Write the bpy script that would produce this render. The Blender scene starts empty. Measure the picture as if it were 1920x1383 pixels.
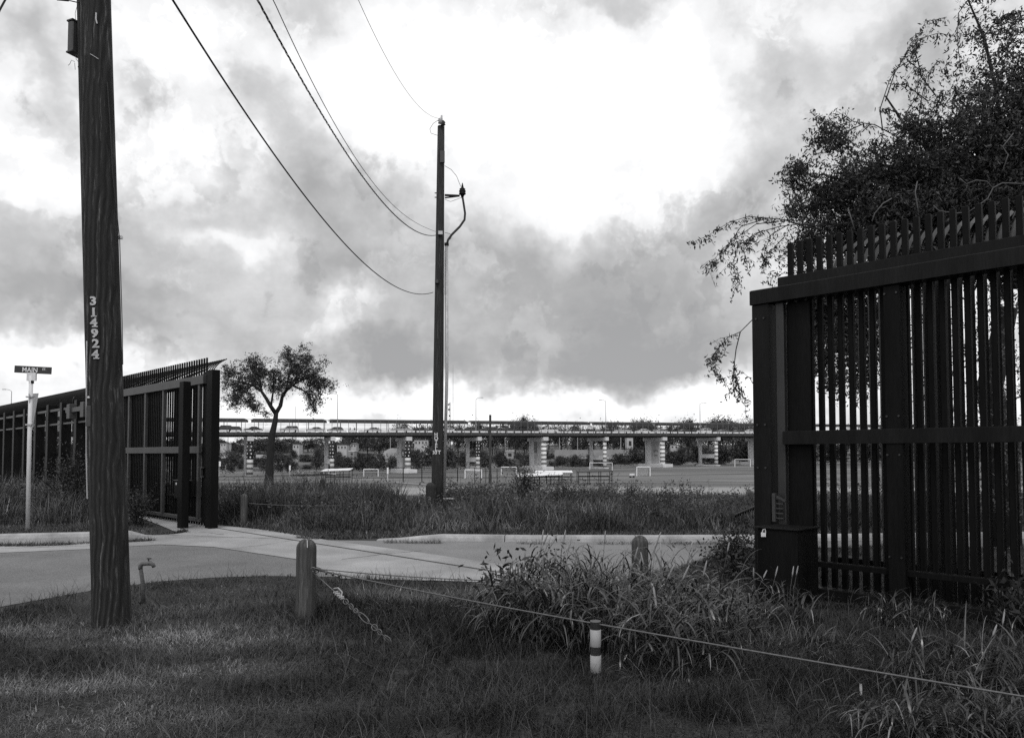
import bpy, math, random
import numpy as np
from mathutils import Vector, Matrix, Euler

random.seed(7)
RNG = np.random.default_rng(11)
scene = bpy.context.scene
col = scene.collection
R = math.radians

# ------------------------------------------------------------------ camera
PITCH, FPX, SHIFT, EYE = R(2.4), 1500.0, 98.0, 1.6
cam_data = bpy.data.cameras.new('camera')
cam = bpy.data.objects.new('camera', cam_data)
col.objects.link(cam)
cam.location = (0, 0, EYE)
cam.rotation_euler = (R(90) + PITCH, 0, 0)
cam_data.sensor_width = 36
cam_data.lens = 36 * FPX / 1920
cam_data.shift_y = SHIFT / 1920
cam_data.clip_start = 0.05
cam_data.clip_end = 9000
scene.camera = cam

# ------------------------------------------------------------------ look
scene.view_settings.view_transform = 'Standard'
scene.view_settings.look = 'None'
scene.view_settings.gamma = 1
scene.view_settings.exposure = 0.0
scene.view_settings.use_curve_mapping = False
scene.cycles.use_denoising = False
scene.cycles.max_bounces = 6
scene.cycles.transparent_max_bounces = 8
scene.cycles.sample_clamp_indirect = 4

SUN_EL, SUN_AZ = R(48), R(186)        # veiled sun, high behind the camera
sp_, cp_ = math.sin(PITCH), math.cos(PITCH)


def at(px, py, Y):
    """point of the place at depth Y that the photograph shows at (px, py)"""
    v = (691.5 + SHIFT - py) / FPX
    h = Y * (sp_ + v * cp_) / (cp_ - v * sp_)
    zc = Y * cp_ + h * sp_
    return Vector(((px - 960) / FPX * zc, Y, EYE + h))


def gnd(px, py, z=0.0):
    v = (691.5 + SHIFT - py) / FPX
    h = z - EYE
    Y = h * (cp_ - v * sp_) / (sp_ + v * cp_)
    return at(px, py, Y)


def sdir(px, py):
    d = at(px, py, 100.0) - Vector((0, 0, EYE))
    return d.normalized()


# ------------------------------------------------------------------ world: grey cloud sky
world = bpy.data.worlds.new('World')
scene.world = world
world.use_nodes = True
wn, wl = world.node_tree.nodes, world.node_tree.links
wn.clear()


def N(tree, kind, **kw):
    n = tree.nodes.new(kind)
    for k, v in kw.items():
        setattr(n, k, v)
    return n


def wm(op, a, b=None, clamp=False):
    n = wn.new('ShaderNodeMath')
    n.operation = op
    n.use_clamp = clamp
    for i, x in enumerate((a, b)):
        if x is None:
            continue
        if isinstance(x, (int, float)):
            n.inputs[i].default_value = x
        else:
            wl.new(x, n.inputs[i])
    return n.outputs[0]


def wv(op, a, b=None, out=0):
    n = wn.new('ShaderNodeVectorMath')
    n.operation = op
    for i, x in enumerate((a, b)):
        if x is None:
            continue
        if isinstance(x, (tuple, list)):
            n.inputs[i].default_value = x
        else:
            wl.new(x, n.inputs[i])
    return n.outputs[out]


def wnoise(vec, scale, detail=6, rough=0.55, out=0):
    n = wn.new('ShaderNodeTexNoise')
    n.inputs['Scale'].default_value = scale
    n.inputs['Detail'].default_value = detail
    n.inputs['Roughness'].default_value = rough
    wl.new(vec, n.inputs['Vector'])
    return n.outputs[out]


tc = wn.new('ShaderNodeTexCoord')
DIR = tc.outputs['Generated']
warp_a = wv('SUBTRACT', wnoise(DIR, 4.5, 5, 0.62, 1), (0.5, 0.5, 0.5))
warp_b = wv('SUBTRACT', wnoise(DIR, 17.0, 4, 0.6, 1), (0.5, 0.5, 0.5))
sc_a = wn.new('ShaderNodeVectorMath'); sc_a.operation = 'SCALE'
wl.new(warp_a, sc_a.inputs[0]); sc_a.inputs['Scale'].default_value = 0.17
sc_b = wn.new('ShaderNodeVectorMath'); sc_b.operation = 'SCALE'
wl.new(warp_b, sc_b.inputs[0]); sc_b.inputs['Scale'].default_value = 0.07
DW = wv('ADD', wv('ADD', DIR, sc_a.outputs[0]), sc_b.outputs[0])

# cloud banks: (px, py, half width, half height, darkness); the sky goes on around them as plain noise
BANKS = [
    (650, 430, 115, 75, 1.00), (545, 300, 70, 95, 0.80), (590, 500, 150, 45, 0.75), (640, 330, 60, 30, 0.45),
    (265, 445, 110, 50, 0.75), (70, 535, 190, 65, 1.00), (30, 440, 90, 45, 0.50),
    (1010, 500, 210, 65, 0.90), (1270, 560, 240, 100, 0.90), (1200, 430, 150, 45, 0.55), (880, 600, 160, 60, 0.6),
    (950, 682, 330, 42, 1.10), (700, 672, 120, 46, 1.0), (1250, 645, 240, 50, 0.90), (1000, 590, 300, 50, 0.50),
    (262, 180, 60, 34, 0.90), (490, 165, 55, 45, 0.60), (1440, 150, 60, 140, 0.50),
    (1720, 50, 180, 50, 0.55), (20, 150, 40, 110, 0.80), (600, 25, 65, 45, 0.60),
    (1150, 8, 90, 24, 0.65), (1400, 370, 60, 60, 0.70), (262, 622, 42, 26, 0.75),
    (440, 570, 190, 45, 0.60), (55, 30, 65, 32, 0.45), (470, 645, 190, 30, 0.60),
    (1180, 300, 40, 32, 0.50), (1040, 180, 35, 40, 0.35), (1560, 330, 100, 90, 0.35), (380, 380, 130, 22, 0.45), (200, 560, 90, 30, 0.5),
    (1050, 215, 220, 135, -0.85), (1180, 752, 320, 24, -0.85), (90, 655, 120, 28, -0.95),
    (110, 310, 110, 110, -0.60), (730, 300, 60, 60, -0.45), (640, 762, 280, 20, -0.75),
    (370, 90, 130, 80, -0.60), (440, 440, 60, 28, -0.45), (740, 130, 140, 120, -0.60),
    (1280, 170, 60, 120, -0.45), (620, 565, 55, 18, -0.50), (1330, 330, 50, 50, -0.45), (340, 290, 110, 60, -0.45), (1560, 60, 70, 50, -0.35),
]
field = None
for (px, py, rx, ry, w) in BANKS:
    c = sdir(px, py)
    kx, kz = FPX / (rx * 1.0), FPX / (ry * 1.0)
    k = (kx, min(kx, kz) * 0.6, kz)
    n = wn.new('ShaderNodeVectorMath'); n.operation = 'MULTIPLY_ADD'
    wl.new(DW, n.inputs[0]); n.inputs[1].default_value = k
    n.inputs[2].default_value = (-c.x * k[0], -c.y * k[1], -c.z * k[2])
    q = wv('DOT_PRODUCT', n.outputs[0], n.outputs[0], out=1)
    a = wn.new('ShaderNodeMath'); a.operation = 'MULTIPLY_ADD'
    wl.new(wm('POWER', 1 / math.e, q), a.inputs[0]); a.inputs[1].default_value = w
    if field is None:
        a.inputs[2].default_value = 0
    else:
        wl.new(field, a.inputs[2])
    field = a.outputs[0]

sep = wn.new('ShaderNodeSeparateXYZ'); wl.new(DIR, sep.inputs[0])
den = wm('ADD', wm('MAXIMUM', sep.outputs[2], 0.0), 0.22)
cmb = wn.new('ShaderNodeCombineXYZ')
wl.new(wm('DIVIDE', sep.outputs[0], den), cmb.inputs[0])
wl.new(wm('DIVIDE', sep.outputs[1], den), cmb.inputs[1])
PL = cmb.outputs[0]
f1 = wm('SUBTRACT', wnoise(PL, 2.3, 8, 0.60), 0.5)
f2 = wm('SUBTRACT', wnoise(DIR, 7.5, 8, 0.58), 0.5)
f3 = wm('SUBTRACT', wnoise(DW, 30.0, 5, 0.55), 0.5)
tot = wm('ADD', wm('ADD', wm('MULTIPLY', field, 0.50), wm('MULTIPLY', f1, 0.55)), wm('ADD', wm('MULTIPLY', f2, 0.90), wm('MULTIPLY', f3, 0.24)))
tot = wm('ADD', tot, 0.20)


def wedge(src, a, b):
    n = wn.new('ShaderNodeMapRange')
    n.interpolation_type = 'SMOOTHSTEP'
    n.inputs[1].default_value = a; n.inputs[2].default_value = b
    wl.new(src, n.inputs[0])
    return n.outputs[0]


# crisp lit heaps in front of the grey bases, and small ragged gaps in the bright cloud
heap = wnoise(DW, 7.0, 9, 0.60)
off = wn.new('ShaderNodeVectorMath'); off.operation = 'ADD'
wl.new(DIR, off.inputs[0]); off.inputs[1].default_value = (3.1, 1.7, 5.3)
gap = wnoise(off.outputs[0], 8.0, 9, 0.60)
tot = wm('SUBTRACT', tot, wm('MULTIPLY', wedge(heap, 0.525, 0.60), 0.15))
tot = wm('ADD', tot, wm('MULTIPLY', wedge(gap, 0.58, 0.63), 0.16))
ramp = wn.new('ShaderNodeValToRGB')
ramp.color_ramp.interpolation = 'LINEAR'
el = ramp.color_ramp.elements
el[0].position = 0.0; el[0].color = (1.10, 1.10, 1.10, 1)
el[1].position = 1.0; el[1].color = (0.33, 0.333, 0.34, 1)
for pos, v in ((0.07, 1.0), (0.18, 0.92), (0.26, 0.80), (0.37, 0.68), (0.56, 0.535), (0.76, 0.415)):
    e = el.new(pos); e.color = (v * 0.985, v * 0.99, v, 1)
wl.new(tot, ramp.inputs[0])

# clear daylight behind the cloud, as luminance only (the photograph is black and white)
sky = wn.new('ShaderNodeTexSky')
sky.sky_type = 'NISHITA'
sky.sun_disc = False
sky.sun_elevation = SUN_EL
sky.sun_rotation = SUN_AZ
bw = wn.new('ShaderNodeRGBToBW'); wl.new(sky.outputs[0], bw.inputs[0])
lum = wm('MINIMUM', wm('MULTIPLY', bw.outputs[0], 0.05), 0.4)
# forward glow of cloud lit from behind: bright toward the sun, duller with the sun at one's back
sdv = (math.sin(SUN_AZ) * math.cos(SUN_EL), math.cos(SUN_AZ) * math.cos(SUN_EL), math.sin(SUN_EL))
cosang = wv('DOT_PRODUCT', DIR, sdv, out=1)
glow = wm('ADD', wm('MULTIPLY', wm('ADD', cosang, 1.0), 0.05), 0.92)
glow = wm('MINIMUM', glow, 1.0)
mulc = wn.new('ShaderNodeVectorMath'); mulc.operation = 'SCALE'
wl.new(ramp.outputs[0], mulc.inputs[0]); wl.new(glow, mulc.inputs['Scale'])
lumv = wn.new('ShaderNodeCombineXYZ')
for i in range(3):
    wl.new(wm('MULTIPLY', lum, 0.3), lumv.inputs[i])
bg = wn.new('ShaderNodeBackground')
wl.new(wv('ADD', mulc.outputs[0], lumv.outputs[0]), bg.inputs[0])
bg.inputs['Strength'].default_value = 1.0
wo = wn.new('ShaderNodeOutputWorld')
wl.new(bg.outputs[0], wo.inputs[0])

# ------------------------------------------------------------------ the sun behind cloud
sl = bpy.data.lights.new('sun', 'SUN')
sl.energy = 1.0
sl.angle = R(14)
sl.color = (1.0, 0.99, 0.98)
so = bpy.data.objects.new('sun', sl)
so.rotation_euler = Vector(sdv).to_track_quat('Z', 'Y').to_euler()
col.objects.link(so)

# ------------------------------------------------------------------ materials
MATS = {}


def gmat(name, v, var=0.25, scale=6.0, rough=0.7, spec=0.3, metal=0.0, stretch=(1, 1, 1), bump=0.0,
         detail=5, attr=False, transl=0.0, fine=0.0):
    """a grey procedural material: v is the base reflectance"""
    m = bpy.data.materials.new(name)
    m.use_nodes = True
    t = m.node_tree
    b = t.nodes['Principled BSDF']
    tcn = N(t, 'ShaderNodeTexCoord')
    mp = N(t, 'ShaderNodeMapping')
    mp.inputs['Scale'].default_value = stretch
    t.links.new(tcn.outputs['Object'], mp.inputs[0])
    n = N(t, 'ShaderNodeTexNoise')
    n.inputs['Scale'].default_value = scale
    n.inputs['Detail'].default_value = detail
    n.inputs['Roughness'].default_value = 0.6
    t.links.new(mp.outputs[0], n.inputs['Vector'])
    r = N(t, 'ShaderNodeMapRange')
    r.inputs[1].default_value = 0.28; r.inputs[2].default_value = 0.72
    r.inputs[3].default_value = v * (1 - var); r.inputs[4].default_value = v * (1 + var)
    t.links.new(n.outputs[0], r.inputs[0])
    val = r.outputs[0]
    if fine:
        n2 = N(t, 'ShaderNodeTexNoise')
        n2.inputs['Scale'].default_value = max(scale * 14, 60.0 if v > .1 and scale < 2 else 0)
        n2.inputs['Detail'].default_value = 3
        t.links.new(mp.outputs[0], n2.inputs['Vector'])
        r2 = N(t, 'ShaderNodeMapRange')
        r2.inputs[1].default_value = 0.3; r2.inputs[2].default_value = 0.7
        r2.inputs[3].default_value = 1 - fine; r2.inputs[4].default_value = 1 + fine
        t.links.new(n2.outputs[0], r2.inputs[0])
        mu = N(t, 'ShaderNodeMath', operation='MULTIPLY')
        t.links.new(val, mu.inputs[0]); t.links.new(r2.outputs[0], mu.inputs[1])
        val = mu.outputs[0]
    if attr:
        a = N(t, 'ShaderNodeAttribute'); a.attribute_name = 'shade'
        mu = N(t, 'ShaderNodeMath', operation='MULTIPLY')
        t.links.new(val, mu.inputs[0]); t.links.new(a.outputs['Fac'], mu.inputs[1])
        val = mu.outputs[0]
    cc = N(t, 'ShaderNodeCombineColor')
    for i, k in enumerate((0.985, 0.985, 1.0)):
        mu = N(t, 'ShaderNodeMath', operation='MULTIPLY')
        mu.inputs[1].default_value = k
        t.links.new(val, mu.inputs[0]); t.links.new(mu.outputs[0], cc.inputs[i])
    t.links.new(cc.outputs[0], b.inputs['Base Color'])
    b.inputs['Roughness'].default_value = rough
    b.inputs['Specular IOR Level'].default_value = spec
    b.inputs['Metallic'].default_value = metal
    if bump:
        bp = N(t, 'ShaderNodeBump')
        bp.inputs['Strength'].default_value = bump
        bp.inputs['Distance'].default_value = 0.02
        t.links.new(n.outputs[0], bp.inputs['Height'])
        t.links.new(bp.outputs[0], b.inputs['Normal'])
    if transl:
        tr = N(t, 'ShaderNodeBsdfTranslucent')
        t.links.new(cc.outputs[0], tr.inputs[0])
        mx = N(t, 'ShaderNodeMixShader')
        mx.inputs[0].default_value = transl
        t.links.new(b.outputs[0], mx.inputs[1]); t.links.new(tr.outputs[0], mx.inputs[2])
        t.links.new(mx.outputs[0], t.nodes['Material Output'].inputs[0])
    MATS[name] = m
    return m


gmat('asphalt', 0.15, 0.22, 0.8, 0.85, 0.2, bump=0.1, fine=0.35, detail=9)
gmat('asphalt_new', 0.19, 0.10, 1.4, 0.85, 0.2, bump=0.1, fine=0.2)
gmat('concrete', 0.29, 0.34, 0.7, 0.85, 0.2, bump=0.06, fine=0.14, detail=9)
gmat('kerb', 0.34, 0.38, 2.2, 0.85, 0.2, bump=0.08, fine=0.1)
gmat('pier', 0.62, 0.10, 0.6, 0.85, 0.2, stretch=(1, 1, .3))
gmat('mural_ground', 0.38, 0.12, 0.6, 0.85, 0.2)  # greyer background paint of the murals on the wall piers
gmat('white_paint', 0.75, 0.06, 1.0, 0.6, 0.3)
gmat('dark_paint', 0.035, 0.2, 1.0, 0.6, 0.3)
gmat('grey_paint', 0.16, 0.1, 1.0, 0.6, 0.3)
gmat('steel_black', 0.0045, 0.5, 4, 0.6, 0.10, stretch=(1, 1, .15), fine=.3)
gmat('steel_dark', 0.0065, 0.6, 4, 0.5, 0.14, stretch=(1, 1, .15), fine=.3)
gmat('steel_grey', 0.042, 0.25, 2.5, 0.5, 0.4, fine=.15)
gmat('galvanised', 0.42, 0.2, 5, 0.42, 0.5, metal=0.35)
gmat('cable_steel', 0.13, 0.3, 60, 0.4, 0.5, metal=0.5)
gmat('wire', 0.03, 0.2, 20, 0.6, 0.3)
gmat('wire_pale', 0.20, 0.2, 20, 0.5, 0.3)
gmat('bridge_steel', 0.05, 0.25, 0.4, 0.7, 0.3)
gmat('bridge_deck', 0.07, 0.2, 0.5, 0.8, 0.2)
gmat('bridge_rail', 0.13, 0.2, 0.5, 0.6, 0.3)
gmat('roof_sheet', 0.045, 0.2, 0.4, 0.6, 0.3)
gmat('glass', 0.02, 0.1, 1, 0.12, 0.5)
gmat('rubber', 0.02, 0.2, 5, 0.8, 0.2)
gmat('lamp_metal', 0.30, 0.1, 3, 0.5, 0.4)
gmat('sign_green', 0.03, 0.12, 4, 0.45, 0.4)
gmat('band_white', 0.34, 0.12, 8, 0.6, 0.3)
gmat('tap_metal', 0.12, 0.3, 30, 0.5, 0.4)
gmat('marker_tube', 0.13, 0.3, 12, 0.6, 0.3)
gmat('rail_steel', 0.05, 0.5, 8, 0.6, 0.3)
gmat('steel_mid', 0.022, 0.3, 2.5, 0.4, 0.4)
gmat('sign_white', 0.75, 0.08, 4, 0.5, 0.4)
gmat('bark', 0.022, 0.4, 4, 0.9, 0.15, stretch=(3, 3, .7), bump=0.6)
gmat('bark_pale', 0.09, 0.3, 6, 0.8, 0.2)
gmat('leaf', 0.035, 0.25, 0.7, 0.5, 0.35, attr=True, transl=0.22)
gmat('leaf_far', 0.06, 0.35, 0.12, 0.7, 0.2, attr=True, transl=0.15)
gmat('grass', 0.039, 0.6, 0.9, 0.55, 0.3, attr=True, transl=0.2)
gmat('weeds', 0.065, 0.6, 0.55, 0.55, 0.3, attr=True, transl=0.2)
gmat('reed', 0.055, 0.25, 2.0, 0.30, 0.8, attr=True, transl=0.2)
gmat('seedhead', 0.26, 0.2, 20, 0.8, 0.2)
gmat('water', 0.05, 0.1, 0.2, 0.15, 0.5)
gmat('house_wall', 0.45, 0.12, 0.3, 0.85, 0.2)
gmat('house_grey', 0.28, 0.15, 0.3, 0.85, 0.2)
gmat('house_roof', 0.16, 0.2, 0.5, 0.8, 0.2)
gmat('plastic_white', 0.62, 0.1, 6, 0.5, 0.4)
gmat('cloth_dark', 0.03, 0.2, 5, 0.9, 0.1)
gmat('rust', 0.08, 0.4, 30, 0.7, 0.3)
gmat('rock', 0.20, 0.35, 4, 0.9, 0.2, bump=.5)
gmat('bare_earth', 0.26, 0.25, 0.5, 0.95, 0.1)


def mat_wood(name, dark, lite, streak=1.0):
    """weathered round timber: long vertical grain with pale eyes and dark checks"""
    m = bpy.data.materials.new(name); m.use_nodes = True
    t = m.node_tree; b = t.nodes['Principled BSDF']
    tcn = N(t, 'ShaderNodeTexCoord')
    w = N(t, 'ShaderNodeTexNoise'); w.inputs['Scale'].default_value = 1.6; w.inputs['Detail'].default_value = 3
    t.links.new(tcn.outputs['Object'], w.inputs['Vector'])
    ws = N(t, 'ShaderNodeVectorMath', operation='SCALE'); ws.inputs['Scale'].default_value = 0.11
    t.links.new(w.outputs[1], ws.inputs[0])
    ad = N(t, 'ShaderNodeVectorMath', operation='ADD')
    t.links.new(tcn.outputs['Object'], ad.inputs[0]); t.links.new(ws.outputs[0], ad.inputs[1])
    mp = N(t, 'ShaderNodeMapping'); mp.inputs['Scale'].default_value = (34, 34, 1.5)
    t.links.new(ad.outputs[0], mp.inputs[0])
    n1 = N(t, 'ShaderNodeTexNoise'); n1.inputs['Scale'].default_value = 1.0; n1.inputs['Detail'].default_value = 10
    n1.inputs['Roughness'].default_value = 0.72
    t.links.new(mp.outputs[0], n1.inputs['Vector'])
    mp2 = N(t, 'ShaderNodeMapping'); mp2.inputs['Scale'].default_value = (1, 1, 0.16)
    t.links.new(ad.outputs[0], mp2.inputs[0])
    wv2 = N(t, 'ShaderNodeTexWave', wave_type='BANDS'); wv2.inputs['Scale'].default_value = 7.0
    wv2.inputs['Distortion'].default_value = 3.5; wv2.inputs['Detail'].default_value = 5; wv2.inputs['Detail Scale'].default_value = 0.8
    t.links.new(mp2.outputs[0], wv2.inputs['Vector'])
    r = N(t, 'ShaderNodeValToRGB')
    e = r.color_ramp.elements
    e[0].position = 0.40; e[0].color = (dark,) * 3 + (1,)
    e[1].position = 0.70; e[1].color = (lite,) * 3 + (1,)
    k = e.new(0.56); k.color = (dark * 1.7,) * 3 + (1,)
    t.links.new(n1.outputs[0], r.inputs[0])
    mu = N(t, 'ShaderNodeMapRange')
    mu.inputs[1].default_value = 0; mu.inputs[2].default_value = 1
    mu.inputs[3].default_value = 1 - 0.35 * streak; mu.inputs[4].default_value = 1 + 0.4 * streak
    t.links.new(wv2.outputs['Fac'], mu.inputs[0])
    vm = N(t, 'ShaderNodeVectorMath', operation='SCALE')
    t.links.new(r.outputs[0], vm.inputs[0]); t.links.new(mu.outputs[0], vm.inputs['Scale'])
    t.links.new(vm.outputs[0], b.inputs['Base Color'])
    b.inputs['Roughness'].default_value = 0.8
    b.inputs['Specular IOR Level'].default_value = 0.2
    bp = N(t, 'ShaderNodeBump'); bp.inputs['Strength'].default_value = 0.7; bp.inputs['Distance'].default_value = 0.015
    t.links.new(n1.outputs[0], bp.inputs['Height']); t.links.new(bp.outputs[0], b.inputs['Normal'])
    MATS[name] = m


mat_wood('pole_wood', 0.015, 0.15)
mat_wood('pole_wood_far', 0.022, 0.10, 0.4)
mat_wood('post_wood', 0.045, 0.19, 0.5)


def mat_ground():
    m = bpy.data.materials.new('ground'); m.use_nodes = True
    t = m.node_tree; b = t.nodes['Principled BSDF']
    tcn = N(t, 'ShaderNodeTexCoord'); sx = N(t, 'ShaderNodeSeparateXYZ')
    t.links.new(tcn.outputs['Object'], sx.inputs[0])

    def noise(scale, stretch=(1, 1, 1), det=5):
        mp = N(t, 'ShaderNodeMapping'); mp.inputs['Scale'].default_value = stretch
        t.links.new(tcn.outputs['Object'], mp.inputs[0])
        n = N(t, 'ShaderNodeTexNoise'); n.inputs['Scale'].default_value = scale; n.inputs['Detail'].default_value = det
        t.links.new(mp.outputs[0], n.inputs['Vector'])
        return n.outputs[0]

    def rng(src, a, b_, c, d):
        r = N(t, 'ShaderNodeMapRange'); r.clamp = True
        for i, x in enumerate((a, b_, c, d)):
            r.inputs[i + 1].default_value = x
        t.links.new(src, r.inputs[0]); return r.outputs[0]

    def mth(op, a, b_):
        n = N(t, 'ShaderNodeMath', operation=op)
        for i, x in enumerate((a, b_)):
            if isinstance(x, (int, float)):
                n.inputs[i].default_value = x
            else:
                t.links.new(x, n.inputs[i])
        return n.outputs[0]

    def mix(f, a, b_):
        n = N(t, 'ShaderNodeMix')
        t.links.new(f, n.inputs[0])
        for i, x in ((2, a), (3, b_)):
            if isinstance(x, (int, float)):
                n.inputs[i].default_value = x
            else:
                t.links.new(x, n.inputs[i])
        return n.outputs[0]
    near = mth('MULTIPLY', rng(noise(2.2), .3, .7, 0.028, 0.055), rng(noise(38.0, (1, 1, 1), 8), .32, .68, .35, 1.7))
    fieldn = mth('MULTIPLY', rng(noise(0.05, (0.25, 1.2, 1)), .35, .65, 0.08, 0.18), rng(noise(0.4, (0.15, 1.6, 1)), .35, .65, .65, 1.3))
    earth = rng(noise(0.6, (0.4, 1, 1)), .3, .7, 0.22, 0.34)
    # worn earth strip between the verge and the pitch
    ywob = mth('ADD', sx.outputs[1], mth('MULTIPLY', noise(0.09), 26))
    strip = mth('MULTIPLY', rng(ywob, 40, 44, 0, 1), rng(ywob, 60, 72, 1, 0))
    patch = rng(noise(0.035, (0.5, 1.5, 1), 7), .60, .68, 0, .55)
    far = rng(sx.outputs[1], 27, 33, 0, 1)
    fld = mix(mth('MAXIMUM', strip, patch), fieldn, earth)
    hill = rng(noise(0.03, (1, 1, 1), 8), .40, .66, 0.06, 0.18)
    back = rng(sx.outputs[1], 400, 430, 0, 1)
    v = mix(back, mix(far, near, fld), hill)
    cc = N(t, 'ShaderNodeCombineColor')
    for i in range(3):
        t.links.new(v, cc.inputs[i])
    t.links.new(cc.outputs[0], b.inputs['Base Color'])
    b.inputs['Roughness'].default_value = 0.95
    b.inputs['Specular IOR Level'].default_value = 0.1
    MATS['ground'] = m


mat_ground()


def mat_stripes(name, z0, dz, a, b_):
    """painted rings: bands of height dz starting at z0 (object height)"""
    m = bpy.data.materials.new(name); m.use_nodes = True
    t = m.node_tree; b = t.nodes['Principled BSDF']
    tcn = N(t, 'ShaderNodeTexCoord'); sx = N(t, 'ShaderNodeSeparateXYZ')
    t.links.new(tcn.outputs['Object'], sx.inputs[0])
    s = N(t, 'ShaderNodeMath', operation='SUBTRACT'); s.inputs[1].default_value = z0
    t.links.new(sx.outputs[2], s.inputs[0])
    d = N(t, 'ShaderNodeMath', operation='DIVIDE'); d.inputs[1].default_value = 2 * dz
    t.links.new(s.outputs[0], d.inputs[0])
    f = N(t, 'ShaderNodeMath', operation='FRACT'); t.links.new(d.outputs[0], f.inputs[0])
    g = N(t, 'ShaderNodeMath', operation='GREATER_THAN'); g.inputs[1].default_value = 0.5
    t.links.new(f.outputs[0], g.inputs[0])
    mx = N(t, 'ShaderNodeMix', data_type='RGBA')
    mx.inputs[6].default_value = (a, a, a, 1); mx.inputs[7].default_value = (b_, b_, b_, 1)
    t.links.new(g.outputs[0], mx.inputs[0])
    t.links.new(mx.outputs[2], b.inputs['Base Color'])
    b.inputs['Roughness'].default_value = 0.7
    MATS[name] = m


mat_stripes('stripe_paint', 0.0, 0.62, 0.85, 0.20)
# ------------------------------------------------------------------ geometry helpers


def wloc(o):
    p = Vector((0, 0, 0))
    while o is not None:
        p += o.location
        o = o.parent
    return p


def tag(o, label=None, cat=None, group=None, kind=None):
    for k, v in (('label', label), ('category', cat), ('group', group), ('kind', kind)):
        if v:
            o[k] = v
    return o


def thing(name, loc, label, cat, group=None):
    o = bpy.data.objects.new(name, None)
    o.empty_display_size = 0.2
    col.objects.link(o)
    o.location = Vector(loc)
    return tag(o, label, cat, group)


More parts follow.
